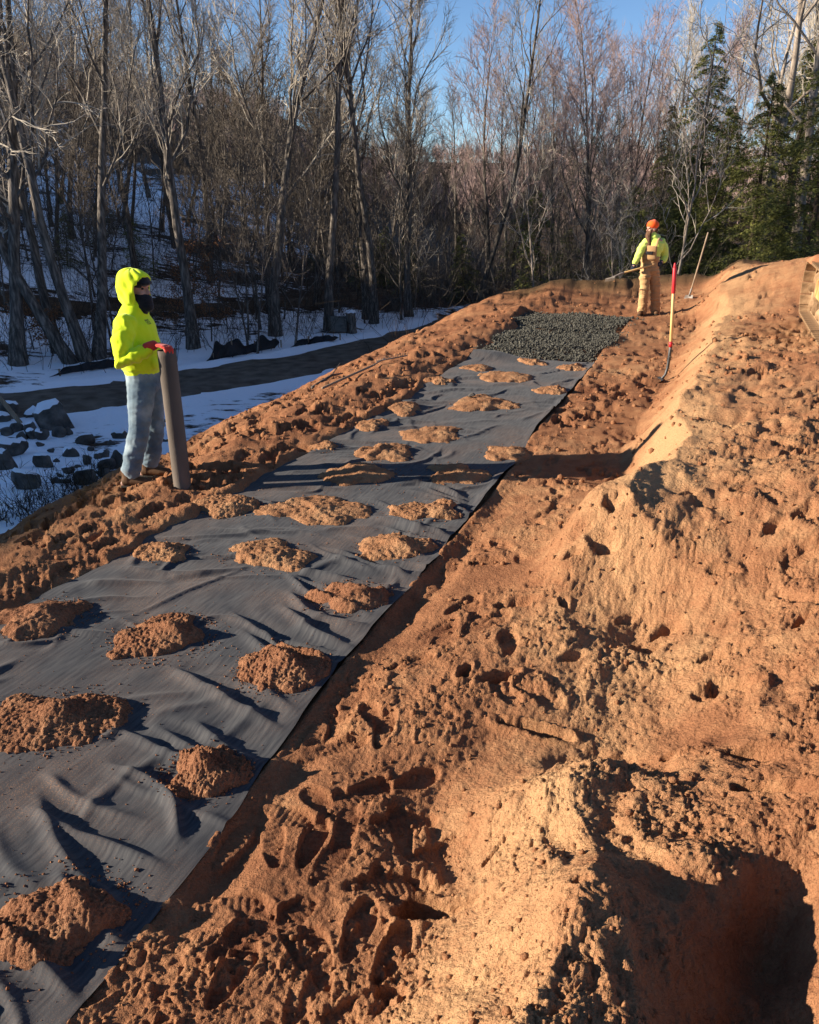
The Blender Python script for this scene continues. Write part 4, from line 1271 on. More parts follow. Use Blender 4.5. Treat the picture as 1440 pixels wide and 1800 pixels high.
place(T_PALE, 1412, 27, .95, 2.8, 'forked pale-barked tree at the photo corner above the hemlocks', G2)
place(T_PALE, 1352, 36, .9, 4.4, 'second pale-barked tree behind the hemlocks with snaking limbs', G2)
G3 = 'hemlocks above the spoil bank'
place(T_HEM[1], 1218, 29.5, .86, 0, 'tall narrow hemlock spire standing clear against the sky', G3)
place(T_HEM[0], 1262, 27.5, .74, 1, 'bushy hemlock nearest the leaning shovel', G3)
place(T_HEM[0], 1325, 26, .78, 2, 'full hemlock in the middle of the hemlock clump', G3)
place(T_HEM[0], 1428, 24.5, .84, 3, 'hemlock at the photo edge above the tracked machine', G3)
place(T_HEM[0], 1380, 31, .95, 4, 'darker hemlock set back between its neighbours in the clump', G3)
place(T_HEM[0], 1200, 32, .62, 5, 'dark lower hemlock behind the bearded worker', G3)
place(T_HEM[1], 1160, 39, .70, 2, 'dark hemlock hidden behind the reddish maples', G3)

# ---- the crowd of trees behind, told apart only as one of many
wood = random.Random(77)
cnt = 0
spots = []
def free(x, y, r):
    return all((x - a) ** 2 + (y - b_) ** 2 > r * r for a, b_ in spots)
def scatter(n, ulo, uhi, ylo, yhi, kinds, label, group, r=1.0, sc=(.75, 1.1), cat='tree'):
    k = 0; tries = 0
    while k < n and tries < 4000:
        tries += 1
        y = ylo + (yhi - ylo) * wood.random()
        u = wood.uniform(ulo, uhi)
        x = (u - 720) / 1440 * y / 1.057
        if min(np.hypot(ROAD_L[:, 0] - x, ROAD_L[:, 1] - y)) < 1.7 or min(np.hypot(PATH_L[:, 0] - x, PATH_L[:, 1] - y)) < 1.5: continue
        if not free(x, y, r): continue
        spots.append((x, y))
        T = wood.choice(kinds)
        T.put(x, y, label, group, wood.uniform(*sc), wood.uniform(0, 6.28), None, cat, (wood.gauss(0, .05), wood.gauss(0, .06)))
        k += 1
scatter(26, -40, 600, 29, 44, T_BACK + T_TALL, 'bare tree among the crowd on the shaded snowy slope', 'bare trees crowding the snowy slope', 1.5, (.5, .82))
scatter(11, -60, 640, 44, 70, T_BACK + T_TALL, 'bare tree high up the wooded hill behind the snowy slope', 'bare trees high on the hill', 1.8, (.6, .9))
scatter(13, 560, 1160, 36, 58, T_BACK + T_RED + T_TALL, 'bare tree in the thicket beyond the end of the drive', 'bare trees in the thicket beyond the drive', 1.6, (.42, .66))
scatter(6, 860, 1150, 35, 48, T_RED, 'bare tree with a hazy reddish crown rising above the thicket', 'reddish trees above the thicket', 1.6, (.66, .86))
scatter(12, 1120, 1460, 38, 62, T_MAPLE + T_RED, 'bare tree seen through the gaps above the hemlocks', 'bare trees behind the hemlocks', 1.6, (.8, 1.1))
scatter(64, -20, 760, 22, 42, T_POLE, 'thin dark sapling in the shaded wood across the drive', 'saplings in the shaded wood', .7, (.6, 1.1), 'sapling')
scatter(40, 700, 1180, 27, 46, T_POLE + [T_SAPP], 'thin sapling in the sunny thicket behind the sand', 'saplings in the sunny thicket', .7, (.5, 1.0), 'sapling')
scatter(9, 540, 860, 33, 44, [T_HEMS], 'young hemlock in the shade beyond the drive', 'young hemlocks in the undergrowth', 1.2, (.4, .8))
scatter(12, 900, 1200, 27, 40, [T_HEMS], 'young hemlock in the thicket behind the bearded worker', 'young hemlocks behind the worker', 1.2, (.6, 1.2))
scatter(5, 60, 300, 30, 40, [T_HEMS], 'young hemlock low on the snowy slope', 'young hemlocks on the slope', 1.2, (.4, .8))

# ---- far hillside wood, one mass
fw = MB()
rf = np.random.default_rng(9)
def far_tree(x, y, h):
    z = land1(x, y)
    n = 26
    st = np.stack([rf.normal(0, .25, n), rf.normal(0, .25, n), rf.uniform(.2, .5, n) * h], -1)
    en = st + np.stack([rf.normal(0, .13 * h, n), rf.normal(0, .13 * h, n), rf.uniform(.25, .55, n) * h], -1)
    st[0] = (0, 0, -.5); en[0] = (rf.normal(0, .3), 0, h)
    w = .0065 * h + .02
    sd = np.stack([rf.normal(0, 1, n), rf.normal(0, 1, n), np.zeros(n)], -1); sd /= np.linalg.norm(sd, axis=1)[:, None]
    V = np.stack([st - sd * w, st + sd * w, en], 1).reshape(-1, 3) + (x, y, z)
    fw.add(V, (), np.arange(n * 3).reshape(-1, 3))
for _ in range(2300):
    y = 105 + 240 * rf.random() ** 1.2
    u = rf.uniform(-150, 1590)
    far_tree((u - 720) / 1440 * y / 1.06, y, rf.uniform(5, 9))
tag(fw.build('forest', M_TWIG_RED, None, False), 'far brown wood covering the distant hillside', 'woodland', None, 'stuff')
# ================================================================== PEOPLE
def vec(*a): return np.array(a, float)
def unit(v): v = np.asarray(v, float); return v / (np.linalg.norm(v) + 1e-9)

def hand(mb, wrist, fwd, up, thumb, curls, r=.0095, size=1.0):
    """Palm and five separate bent fingers. curls: bend (radians) of each joint, index to little."""
    fwd, up = unit(fwd), unit(up)
    side = unit(np.asarray(thumb, float) - fwd * np.dot(fwd, thumb))
    w = np.asarray(wrist, float)
    L = .095 * size
    mb.tube([w - fwd * .035, w, w + fwd * L * .45, w + fwd * L], [(.026, .021), (.030, .020), (.041, .017), (.042, .0135)], 12, ref=side)
    for q, (off, ln) in enumerate(((.031, .074), (.0105, .083), (-.0105, .077), (-.031, .060))):
        p = w + fwd * (L - .012) + side * off
        pts = [p]; a = 0.08
        for k, seg in enumerate((.46, .31, .25)):
            a += curls[q][k]
            p = p + (fwd * math.cos(a) - up * math.sin(a)) * ln * seg * size
            pts.append(p)
        mb.tube(pts, [r * 1.05, r, r * .95, r * .8], 8)
    # thumb leaves the side of the palm near its base
    p = w + fwd * .020 + side * .026
    d = unit(fwd * .55 + side * .75 - up * .25)
    pts = [p]
    for k, seg in enumerate((.040, .032, .026)):
        pts.append(pts[-1] + d * seg * size)
        d = unit(d + fwd * .35 - side * .25 - up * .15)
    mb.tube(pts, [r * 1.5, r * 1.25, r * 1.1, r * .9], 8)

def head(mb, c, f, s=1.0):
    """Head with brow, nose, lips, chin and ears; f is where it looks."""
    f = unit(vec(f[0], f[1], 0)); u = vec(0, 0, 1); r = np.cross(f, u)
    c = np.asarray(c, float)
    P = lambda a, b, d: c + (f * a + r * b + u * d) * s
    R3 = np.stack([f, -r, u], 1)
    mb.ellipsoid(P(-.012, 0, .030), np.array([.098, .077, .098]) * s, 18, 12, R3)
    mb.ellipsoid(P(.020, 0, -.045), np.array([.072, .062, .078]) * s, 16, 10, R3)
    mb.ellipsoid(P(.062, 0, -.102), np.array([.027, .028, .022]) * s, 10, 8, R3)       # chin
    mb.tube([P(.078, -.045, .033), P(.090, 0, .030), P(.078, .045, .033)], [.013 * s, .012 * s, .013 * s], 8)  # brow
    mb.tube([P(.086, 0, .020), P(.100, 0, -.008), P(.112, 0, -.030)], [.009 * s, .012 * s, .015 * s], 8)       # nose
    mb.ellipsoid(P(.100, .011, -.033), np.array([.012, .009, .008]) * s, 8, 6, R3)
    mb.ellipsoid(P(.100, -.011, -.033), np.array([.012, .009, .008]) * s, 8, 6, R3)
    mb.tube([P(.078, -.022, -.066), P(.090, 0, -.064), P(.078, .022, -.066)], [.006 * s, .0085 * s, .006 * s], 8)  # lips
    for q in (-1, 1):
        mb.ellipsoid(P(-.012, q * .077, -.008), np.array([.022, .010, .033]) * s, 10, 8, R3)
        mb.ellipsoid(P(.055, q * .036, -.028), np.array([.028, .022, .022]) * s, 10, 8, R3)                      # cheek

def folds(me, amp, fx, fz, seed, lo=None):
    co, no = co_no(me)
    d = fbm(co[:, 0] * fx + co[:, 1] * fx * .8, co[:, 2] * fz + co[:, 1] * 4, 3, seed)
    d2 = fbm(co[:, 1] * fx - co[:, 0] * 5, co[:, 2] * fz * 1.3, 2, seed + 7)
    w = np.ones(len(co)) if lo is None else lo(co)
    set_co(me, co + no * (amp * (np.abs(d) * 1.6 - .35 + .5 * d2) * w)[:, None])

def cloth(name, cols, scale=9, rough=.9, bump=.35, bs=220, sheen=.2):
    m = noise_mat(name, cols, scale, rough, .15, bump, bs, 5, bdist=.003)
    m.node_tree.nodes['Principled BSDF'].inputs['Sheen Weight'].default_value = sheen
    return m
M_SKIN = noise_mat('skin', [(.42, .22, .15), (.52, .29, .20)], 20, .55, .4, .1, 120)
M_SKIN.node_tree.nodes['Principled BSDF'].inputs['Subsurface Weight'].default_value = .08
M_HIVIS = cloth('hi_vis_fleece', [(.68, .83, .012), (.76, .90, .02)], 7)
M_HIVIS2 = cloth('pale_hi_vis_fleece', [(.58, .72, .12), (.66, .78, .17)], 7)
M_JEAN = cloth('faded_denim', [(.060, .095, .130), (.135, .185, .215), (.29, .345, .36)], 5)
M_DUCK = cloth('tan_duck_canvas', [(.36, .205, .085), (.47, .28, .125)], 7)
M_BOOT = cloth('tan_leather', [(.085, .042, .020), (.155, .082, .040)], 14, .7, .3, 60, 0)
M_SOLE = cloth('dark_rubber', [(.02, .018, .015), (.045, .036, .028)], 14, .9, .3, 60, 0)
M_REDG = cloth('red_knit', [(.52, .035, .022), (.66, .06, .04)], 20)
M_BLACK = cloth('black_knit', [(.008, .008, .010), (.018, .018, .022)], 20)
M_ORANGE = cloth('blaze_orange_knit', [(.85, .085, .01), (.95, .13, .02)], 20)
M_HAIR = cloth('brown_beard', [(.07, .034, .018), (.15, .078, .042)], 30, .8, .9, 90, 0)
M_DGLOVE = cloth('navy_glove', [(.010, .012, .022), (.022, .026, .045)], 20)
M_EYE = noise_mat('eye', [(.01, .008, .006), (.02, .016, .012)], 5, .2, .5)

def boot(mb, so, heel, toe, up_=.13, w=.047):
    heel, toe = np.asarray(heel, float), np.asarray(toe, float)
    d = unit(toe - heel); L = np.linalg.norm(toe - heel)
    side = np.cross(d, [0, 0, 1])
    P = lambda a, h: heel + d * a * L + vec(0, 0, h)
    mb.tube([P(.10, .055), P(.35, .060), P(.65, .052), P(.88, .046)], [(w * .9, .044), (w, .048), (w * 1.1, .040), (w, .034)], 14, ref=side)
    mb.tube([P(.22, .05), P(.24, .10), P(.25, up_ + .03)], [(w, .060), (w * .96, .058), (w * 1.02, .060)], 14, ref=side)
    mb.tube([P(.30, .12), P(.42, .10), P(.55, .078)], [(.03, .02), (.03, .018), (.03, .014)], 10, ref=side)
    so.tube([P(.02, .012), P(.3, .012), P(.65, .012), P(.97, .014)], [(w * .85, .014), (w, .014), (w * 1.16, .014), (w * .8, .013)], 14, ref=side)

# ---------------------------------------------------------------- hooded person holding the roll
X0, Y0 = -2.27, 6.82
Z0 = min(sand_z(X0 - .1, Y0 - .12), sand_z(X0, Y0 + .15)) + .012
TURN = -.38
look = unit(vec(math.cos(TURN), math.sin(TURN), 0))
hc = vec(.072, 0, 1.655)
bd = MB()
bd.tube([vec(.035, 0, .90), vec(.035, 0, 1.0), vec(.03, 0, 1.12), vec(.02, 0, 1.30), vec(.02, 0, 1.43)], [(.11, .15), (.11, .155), (.105, .145), (.12, .175), (.09, .165)], 18, ref=(1, 0, 0))
bd.tube([vec(.02, 0, 1.42), vec(.04, 0, 1.50), vec(.06, 0, 1.60)], [.075, .058, .055], 12)
head(bd, hc, look)
LEGS = ([vec(.035, -.085, .92), vec(.01, -.105, .72), vec(-.025, -.118, .50), vec(-.085, -.12, .30), vec(-.150, -.12, .08)],
        [vec(.035, .085, .92), vec(.04, .11, .70), vec(.035, .135, .48), vec(-.01, .145, .28), vec(-.065, .15, .08)])
for l in LEGS: bd.tube(l, [.085, .076, .055, .050, .036], 12)
ARM_R = [vec(.005, -.185, 1.42), vec(-.02, -.245, 1.27), vec(-.025, -.275, 1.125), vec(.09, -.280, 1.170), vec(.220, -.252, 1.245)]
ARM_L = [vec(.005, .185, 1.42), vec(-.02, .24, 1.27), vec(-.03, .25, 1.12), vec(.07, .20, 1.09), vec(.15, .12, 1.08)]
for a in (ARM_R, ARM_L): bd.tube(a, [.052, .046, .040, .036, .028], 10)
CURL = [(.10, .75, .9), (.05, .55, .8), (.12, .65, .85), (.15, .8, .9)]
hw = vec(.238, -.246, 1.252)
HF, HT = (.88, -.42, -.06), (.42, .88, 0)
hand(bd, hw, HF, (0, 0, 1), HT, CURL, .0085)
hand(bd, vec(.15, .12, 1.08), (.55, -.8, -.1), (.8, .55, 0), (0, 0, 1), [(.2, .4, .4)] * 4, .0085)
for l, (hl, to) in zip(LEGS, ((vec(-.215, -.12, .03), vec(.02, -.12, .03)), (vec(-.13, .15, .03), vec(.12, .15, .03)))):
    bd.tube([hl, to], [(.035, .03), (.035, .022)], 10)
p1 = obj('person', remeshed(bd, 'person', .0075, 3, .5), M_SKIN)
p1.location = (X0, Y0, Z0)
tag(p1, 'person in a yellow hooded sweatshirt and faded jeans steadying an upright roll', 'person', 'workers on the sand')
# sweatshirt
h = MB()
h.tube([vec(.03, 0, .975), vec(.03, 0, 1.0), vec(.03, 0, 1.06), vec(.028, 0, 1.17), vec(.012, 0, 1.30), vec(.012, 0, 1.40), vec(.025, 0, 1.465)],
       [(.150, .178), (.156, .184), (.172, .200), (.178, .208), (.172, .214), (.158, .205), (.115, .150)], 22, ref=(1, 0, 0))
h.tube([vec(.01, 0, 1.42), vec(.035, 0, 1.49), vec(.06, 0, 1.555)], [(.13, .15), (.112, .122), (.098, .105)], 16, ref=(1, 0, 0))
h.tube([ARM_R[0] + vec(0, .03, .0)] + ARM_R[1:4] + [vec(.192, -.262, 1.232)], [(.090), (.085), (.078), (.068), (.046)], 14)
h.tube([ARM_L[0] + vec(0, -.03, .0)] + ARM_L[1:4] + [vec(.14, .14, 1.08)], [.090, .085, .078, .070, .055], 14)
h.ellipsoid(vec(.165, 0, 1.08), (.035, .15, .085), 14, 10)            # hand-warmer pocket
hm = remeshed(h, 'sweatshirt', .0085, 4, .6)
folds(hm, .015, 6, 8, 300, lambda co: (.5 + .5 * sstep(-.15, -.22, co[:, 1])) * sstep(1.0, 1.06, co[:, 2]))
co, no = co_no(hm)                                                    # ribbed hem and bunched sleeve
bun = np.exp(-((co[:, 1] + .275) / .075) ** 2) * sstep(-.05, .05, co[:, 0]) * (1 - sstep(.16, .2, co[:, 0]))
set_co(hm, co + no * (bun * .006 * np.sin(co[:, 0] * 70 + co[:, 2] * 40) - .010 * sstep(1.03, 1.0, co[:, 2]))[:, None])
# small dark chest print, flat on the cloth
m = M_HIVIS.copy(); m.name = 'hi_vis_fleece_printed'
nt = m.node_tree; b = nt.nodes['Principled BSDF']
src = b.inputs['Base Color'].links[0].from_socket
tc = nd(nt, 'ShaderNodeTexCoord'); sx = nd(nt, 'ShaderNodeSeparateXYZ'); nt.links.new(tc.outputs['Object'], sx.inputs[0])
def band(sock, mid, half):
    a = nd(nt, 'ShaderNodeMath', operation='SUBTRACT'); nt.links.new(sock, a.inputs[0]); a.inputs[1].default_value = mid
    c_ = nd(nt, 'ShaderNodeMath', operation='ABSOLUTE'); nt.links.new(a.outputs[0], c_.inputs[0])
    d_ = nd(nt, 'ShaderNodeMath', operation='LESS_THAN'); nt.links.new(c_.outputs[0], d_.inputs[0]); d_.inputs[1].default_value = half
    return d_.outputs[0]
b1 = band(sx.outputs['Z'], 1.405, .020); b2 = band(sx.outputs['Y'], -.070, .024)
b3 = nd(nt, 'ShaderNodeMath', operation='GREATER_THAN'); nt.links.new(sx.outputs['X'], b3.inputs[0]); b3.inputs[1].default_value = .05
nz = nd(nt, 'ShaderNodeTexNoise', Scale=160.0, Detail=2.0); nt.links.new(tc.outputs['Object'], nz.inputs['Vector'])
b4 = nd(nt, 'ShaderNodeMath', operation='GREATER_THAN'); nt.links.new(nz.outputs['Fac'], b4.inputs[0]); b4.inputs[1].default_value = .46
p_ = b1
for q in (b2, b3.outputs[0], b4.outputs[0]):
    mm = nd(nt, 'ShaderNodeMath', operation='MULTIPLY'); nt.links.new(p_, mm.inputs[0]); nt.links.new(q, mm.inputs[1]); p_ = mm.outputs[0]
mx = nd(nt, 'ShaderNodeMix', data_type='RGBA'); nt.links.new(p_, mx.inputs[0]); nt.links.new(src, mx.inputs[6]); mx.inputs[7].default_value = (.20, .25, .03, 1)
nt.links.new(mx.outputs[2], b.inputs['Base Color'])
obj('sweatshirt', hm, m, p1)
# hood: open shell round the head
def hood_shell(c, rx, ry, rz, opening, peak, name, mat, parent):
    nu, nv = 40, 28
    V = []; keep = []
    for j in range(nv + 1):
        ph = math.pi * j / nv
        for i in range(nu):
            th = 2 * math.pi * i / nu
            d = vec(math.sin(ph) * math.cos(th), math.sin(ph) * math.sin(th), math.cos(ph))
            p = c + d * (rx, ry, rz)
            back = max(0, -d[0])
            p = p + vec(-.012 * back - .034 * back * max(0, d[2]) ** .7, 0, .026 * back ** .6 * max(0, d[2]))
            if d[2] > 0 and d[0] > 0: p = p + vec(peak * d[0] * d[2] * 1.6, 0, 0)
            if d[2] < -.3: p = p + vec(.0, 0, 0) + d * vec(.03, .045, .03) * (-d[2] - .3)
            p = p + d * (.008 * math.sin(th * 5 + ph * 4) * (1 - min(1, max(0, d[2] + .1)) * .7) + .005 * math.sin(th * 9 - ph * 6))
            o_ = unit(vec(1, 0, opening[1])) @ d
            V.append(p); keep.append(o_ < opening[0] and d[2] > -.93)
    F = []
    for j in range(nv):
        for i in range(nu):
            q = [j * nu + i, (j + 1) * nu + i, (j + 1) * nu + (i + 1) % nu, j * nu + (i + 1) % nu]
            if all(keep[k] for k in q): F.append(q)
    me = mesh_np(name, np.array(V), np.array(F))
    bm = bmesh.new(); bm.from_mesh(me)
    bmesh.ops.remove_doubles(bm, verts=bm.verts, dist=1e-4)
    bmesh.ops.delete(bm, geom=[v for v in bm.verts if not v.link_faces], context='VERTS')
    bm.to_mesh(me); bm.free()
    o = obj(name, me, mat, parent)
    s_ = o.modifiers.new('thick', 'SOLIDIFY'); s_.thickness = .011; s_.offset = 1
    u_ = o.modifiers.new('sub', 'SUBSURF'); u_.levels = 1; u_.render_levels = 1
    return o
hd = hood_shell(vec(.050, 0, 1.660), .122, .118, .144, (.66, -.22), .035, 'hood', M_HIVIS, p1)
# black neck warmer over mouth and chin
g = MB()
g.tube([vec(.060, 0, 1.50), vec(.095, 0, 1.545), vec(.105, 0, 1.595)], [(.088, .080), (.090, .076), (.086, .070)], 16, ref=(1, 0, 0))
g.ellipsoid(vec(.168, 0, 1.572), (.038, .045, .050), 12, 8)
g.ellipsoid(vec(.165, 0, 1.525), (.045, .052, .045), 12, 8)
gm = remeshed(g, 'neck_warmer', .007, 4); folds(gm, .005, 16, 30, 310)
obj('neck_warmer', gm, M_BLACK, p1)
g = MB(); g.ellipsoid(hc + vec(.030, 0, .066), (.085, .084, .062), 16, 10)
g.tube([hc + vec(.10, -.05, .052), hc + vec(.112, 0, .050), hc + vec(.10, .05, .052)], [.016, .016, .016], 8)
obj('hair', remeshed(g, 'hair', .007, 2), M_BLACK, p1)
for q in (-1, 1):
    g = MB(); g.ellipsoid(hc + vec(.082, q * .032, .010), (.010, .013, .008), 10, 8); g.build('eye', M_EYE, p1)
R_h = Matrix.Rotation(TURN, 3, 'Z')                                    # head turned a little from the shoulders
piv = Vector((.045, 0, 0))
for ch in p1.children:
    if ch.name.split('.')[0] in ('hood', 'neck_warmer', 'hair', 'eye'):
        ch.rotation_euler = (0, 0, TURN); ch.location = piv - R_h @ piv
# jeans
j = MB()
j.tube([vec(.03, 0, .86), vec(.033, 0, .94), vec(.032, 0, 1.02)], [(.135, .168), (.142, .175), (.138, .170)], 18, ref=(1, 0, 0))
j.tube([vec(.038, -.080, .90), vec(.012, -.10, .72), vec(-.020, -.116, .51), vec(-.085, -.12, .30), vec(-.140, -.12, .125)], [(.128, .098), (.106, .094), (.090, .082), (.084, .076), (.080, .072)], 16, ref=(1, 0, 0))
j.tube([vec(.038, .080, .90), vec(.045, .108, .70), vec(.035, .133, .49), vec(-.010, .145, .28), vec(-.055, .15, .125)], [(.128, .098), (.104, .092), (.088, .082), (.084, .076), (.080, .072)], 16, ref=(1, 0, 0))
jm = remeshed(j, 'jeans', .0085, 3, .5)
folds(jm, .016, 7, 13, 320, lambda co: .45 + .55 * sstep(.62, .2, co[:, 2]) + .3 * np.exp(-((co[:, 2] - .52) / .08) ** 2))
obj('jeans', jm, M_JEAN, p1)
for hl, to in ((vec(-.225, -.12, 0), vec(.055, -.125, 0)), (vec(-.145, .15, 0), vec(.145, .145, 0))):
    bm_, so_ = MB(), MB()
    boot(bm_, so_, hl, to)
    bo = obj('boot', remeshed(bm_, 'boot', .006, 3), M_BOOT, p1)
    so_.build('sole', M_SOLE, bo)
g = MB()
hand(g, hw, HF, (0, 0, 1), HT, CURL, .0130, 1.12)
g.tube([vec(.170, -.262, 1.225), vec(.205, -.256, 1.240), hw], [.044, .042, .038], 12)
gm = remeshed(g, 'glove', .0045, 2, .5)
obj('glove', gm, M_REDG, p1)

# the roll of fabric he steadies
M_ROLL = noise_mat('rolled_fabric', [(.085, .068, .054), (.125, .100, .080), (.165, .135, .108)], 5.0, .9, .15, .35, 130, 6, stretch=(1, 1, .25), bdist=.004)
rl = MB()
zb = sand_z(X0 + .335, Y0 - .285)
tp = vec(X0 + .330, Y0 - .268, Z0 + 1.212); bt = vec(X0 + .345, Y0 - .285, zb - .05)
n = 26; ang = np.linspace(0, 2 * math.pi * 2.0, 60)
# wound sheet: a spiral section swept up the roll, so the lapped edge and hollow end show
axis = unit(tp - bt); e1 = unit(np.cross(axis, [0, 1, 0])); e2 = np.cross(axis, e1)
Vr = []
for k in range(n + 1):
    t = k / n
    c_ = bt * (1 - t) + tp * t
    for a in ang:
        rad = .062 + .0148 * a / ang[-1] + .0012 * math.sin(3 * a + 4 * t) + .0008 * math.sin(t * 40 + a)
        Vr.append(c_ + e1 * rad * math.cos(a - .9) + e2 * rad * math.sin(a - .9))
ii, jj = np.meshgrid(np.arange(n), np.arange(59), indexing='ij')
Qr = np.stack([ii * 60 + jj, ii * 60 + jj + 1, (ii + 1) * 60 + jj + 1, (ii + 1) * 60 + jj], -1).reshape(-1, 4)
ro = empty('fabric_roll', tuple(bt))
mr_ = mesh_np('wound_sheet', np.array(Vr) - bt, Qr)
o = obj('wound_sheet', mr_, M_ROLL, ro); s_ = o.modifiers.new('t', 'SOLIDIFY'); s_.thickness = .004
core = MB(); core.tube([vec(0, 0, .03), (tp - bt) * .992], [.058, .058], 18, dome=False)
core.build('core', M_ROLL, ro)
tag(ro, 'upright roll of brown-grey fabric standing on the sand under a red glove', 'fabric roll')

# ---------------------------------------------------------------- bearded worker with the long tool
X1, Y1 = 4.80, 16.66
Z1 = min(sand_z(X1 - .19, Y1 - .05), sand_z(X1 + .1, Y1 + .05)) + .012
f2 = unit(vec(-.45, -.89, 0)); r2 = vec(f2[1], -f2[0], 0)               # r2: towards his left hand
look2 = unit(vec(-1, -.35, 0))
hc2 = vec(-.135, 0, 1.615)
bd = MB()
T2 = [vec(-.10, 0, .90), vec(-.105, 0, 1.02), vec(-.105, 0, 1.14), vec(-.075, 0, 1.30), vec(-.07, 0, 1.42)]
bd.tube(T2, [(.155, .105), (.150, .105), (.145, .10), (.175, .115), (.160, .085)], 18, ref=r2)
bd.tube([vec(-.08, 0, 1.40), vec(-.10, 0, 1.48), vec(-.13, 0, 1.57)], [.075, .058, .055], 12)
head(bd, hc2, look2)
LR = [vec(-.175, -.02, .92), vec(-.19, -.06, .70), vec(-.185, -.07, .48), vec(-.175, -.045, .28), vec(-.165, -.02, .08)]
LL = [vec(-.025, .02, .92), vec(.015, .0, .70), vec(.05, -.005, .48), vec(.085, .02, .28), vec(.115, .04, .08)]
for l in (LR, LL): bd.tube(l, [.085, .075, .055, .048, .036], 12)
AR = [vec(-.235, .0, 1.385), vec(-.305, -.03, 1.26), vec(-.360, -.07, 1.13), vec(-.41, -.11, 1.04), vec(-.455, -.145, .955)]
AL = [vec(.095, .0, 1.385), vec(.155, .03, 1.25), vec(.185, .04, 1.10), vec(.155, -.02, 1.05), vec(.100, -.075, 1.015)]
for a in (AR, AL): bd.tube(a, [.052, .046, .040, .036, .028], 10)
GRIP = [(.9, 1.2, .8)] * 4
hr_w, hl_w = vec(-.452, -.142, .972), vec(.112, -.066, 1.02)
hand(bd, hr_w, (-.25, -.15, -1), (-.6, -.75, .2), (.9, -.3, -.2), GRIP, .0085)
hand(bd, hl_w, (-.6, -.55, -.4), (.3, -.6, .5), (-.3, .2, .9), GRIP, .0085)
bd.tube([vec(-.165, .0, .03), vec(-.25, -.11, .03)], [.035, .03], 10)
bd.tube([vec(.115, .06, .03), vec(.11, -.10, .03)], [.035, .03], 10)
p2 = obj('person', remeshed(bd, 'person', .0085, 3, .5), M_SKIN)
p2.location = (X1, Y1, Z1)
tag(p2, 'bearded person in tan bib overalls, pale hi-vis hoodie and orange beanie holding a long tool', 'person', 'workers on the sand')
h = MB()
h.tube([vec(-.10, 0, 1.02), vec(-.105, 0, 1.12), vec(-.085, 0, 1.27), vec(-.075, 0, 1.38), vec(-.08, 0, 1.44)], [(.172, .125), (.178, .13), (.200, .142), (.188, .125), (.115, .10)], 20, ref=r2)
h.tube([vec(-.08, 0, 1.41), vec(-.10, 0, 1.475), vec(-.115, .02, 1.52)], [.105, .095, .088], 14)
h.ellipsoid(vec(-.035, .085, 1.455), (.115, .085, .065), 14, 9)         # hood lying on the back
h.tube([AR[0] + vec(.03, 0, 0)] + AR[1:4] + [vec(-.448, -.14, .985)], [.085, .078, .070, .062, .045], 14)
h.tube([AL[0] + vec(-.03, 0, 0)] + AL[1:4] + [vec(.125, -.055, 1.03)], [.085, .080, .072, .064, .046], 14)
hm = remeshed(h, 'hoodie', .010, 4); folds(hm, .010, 9, 15, 330)
obj('hoodie', hm, M_HIVIS2, p2)
j = MB()
j.tube([vec(-.10, 0, .84), vec(-.10, 0, .95), vec(-.105, 0, 1.06), vec(-.10, 0, 1.12)], [(.178, .135), (.178, .135), (.180, .137), (.182, .136)], 18, ref=r2)
j.tube([LR[0] - vec(0, 0, .02)] + LR[1:4] + [vec(-.168, -.02, .055)], [(.112, .112), (.102, .100), (.092, .092), (.092, .092), (.098, .100)], 14, ref=r2)
j.tube([LL[0] - vec(0, 0, .02)] + LL[1:4] + [vec(.112, .04, .055)], [(.112, .112), (.102, .100), (.092, .092), (.092, .092), (.098, .100)], 14, ref=r2)
jm = remeshed(j, 'overalls', .010, 3); folds(jm, .016, 6, 17, 340)
ov = obj('overalls', jm, M_DUCK, p2)
# bib panel, straps and chest pouch
def panel(name, a0, a1, b0, b1, z0, z1, off, mat, parent, th=.012):
    N_ = 9
    V = []; 
    for i in range(N_):
        t = i / (N_ - 1); z = z0 + (z1 - z0) * t
        c_ = vec(-.10 + .02 * sstep(1.1, 1.35, z), 0, z)
        for k in range(N_):
            lr = (a0 + (b0 - a0) * t) + ((a1 + (b1 - a1) * t) - (a0 + (b0 - a0) * t)) * k / (N_ - 1)
            fr = .150 * math.sqrt(max(.05, 1 - (lr / .21) ** 2)) + off
            V.append(c_ + r2 * lr + f2 * fr)
    ii, jj = np.meshgrid(np.arange(N_ - 1), np.arange(N_ - 1), indexing='ij')
    Q = np.stack([ii * N_ + jj, ii * N_ + jj + 1, (ii + 1) * N_ + jj + 1, (ii + 1) * N_ + jj], -1).reshape(-1, 4)
    o = obj(name, mesh_np(name, np.array(V), Q), mat, parent)
    s_ = o.modifiers.new('t', 'SOLIDIFY'); s_.thickness = th; s_.offset = 0
    return o
panel('bib', -.135, .135, -.105, .105, 1.06, 1.32, .004, M_DUCK, ov)
panel('pouch', -.06, .075, -.06, .075, 1.155, 1.215, .016, M_BLACK, ov, .018)
for q in (-1, 1):
    g = MB()
    g.tube([vec(-.08, 0, 1.31) + r2 * q * .09 + f2 * .15, vec(-.08, 0, 1.40) + r2 * q * .10 + f2 * .125, vec(-.075, 0, 1.462) + r2 * q * .105 + f2 * .04, vec(-.07, 0, 1.44) + r2 * q * .10 - f2 * .07, vec(-.08, 0, 1.25) + r2 * q * .04 - f2 * .15], [(.020, .006)] * 5, 8, ref=r2)
    g.build('strap', M_DUCK, ov)
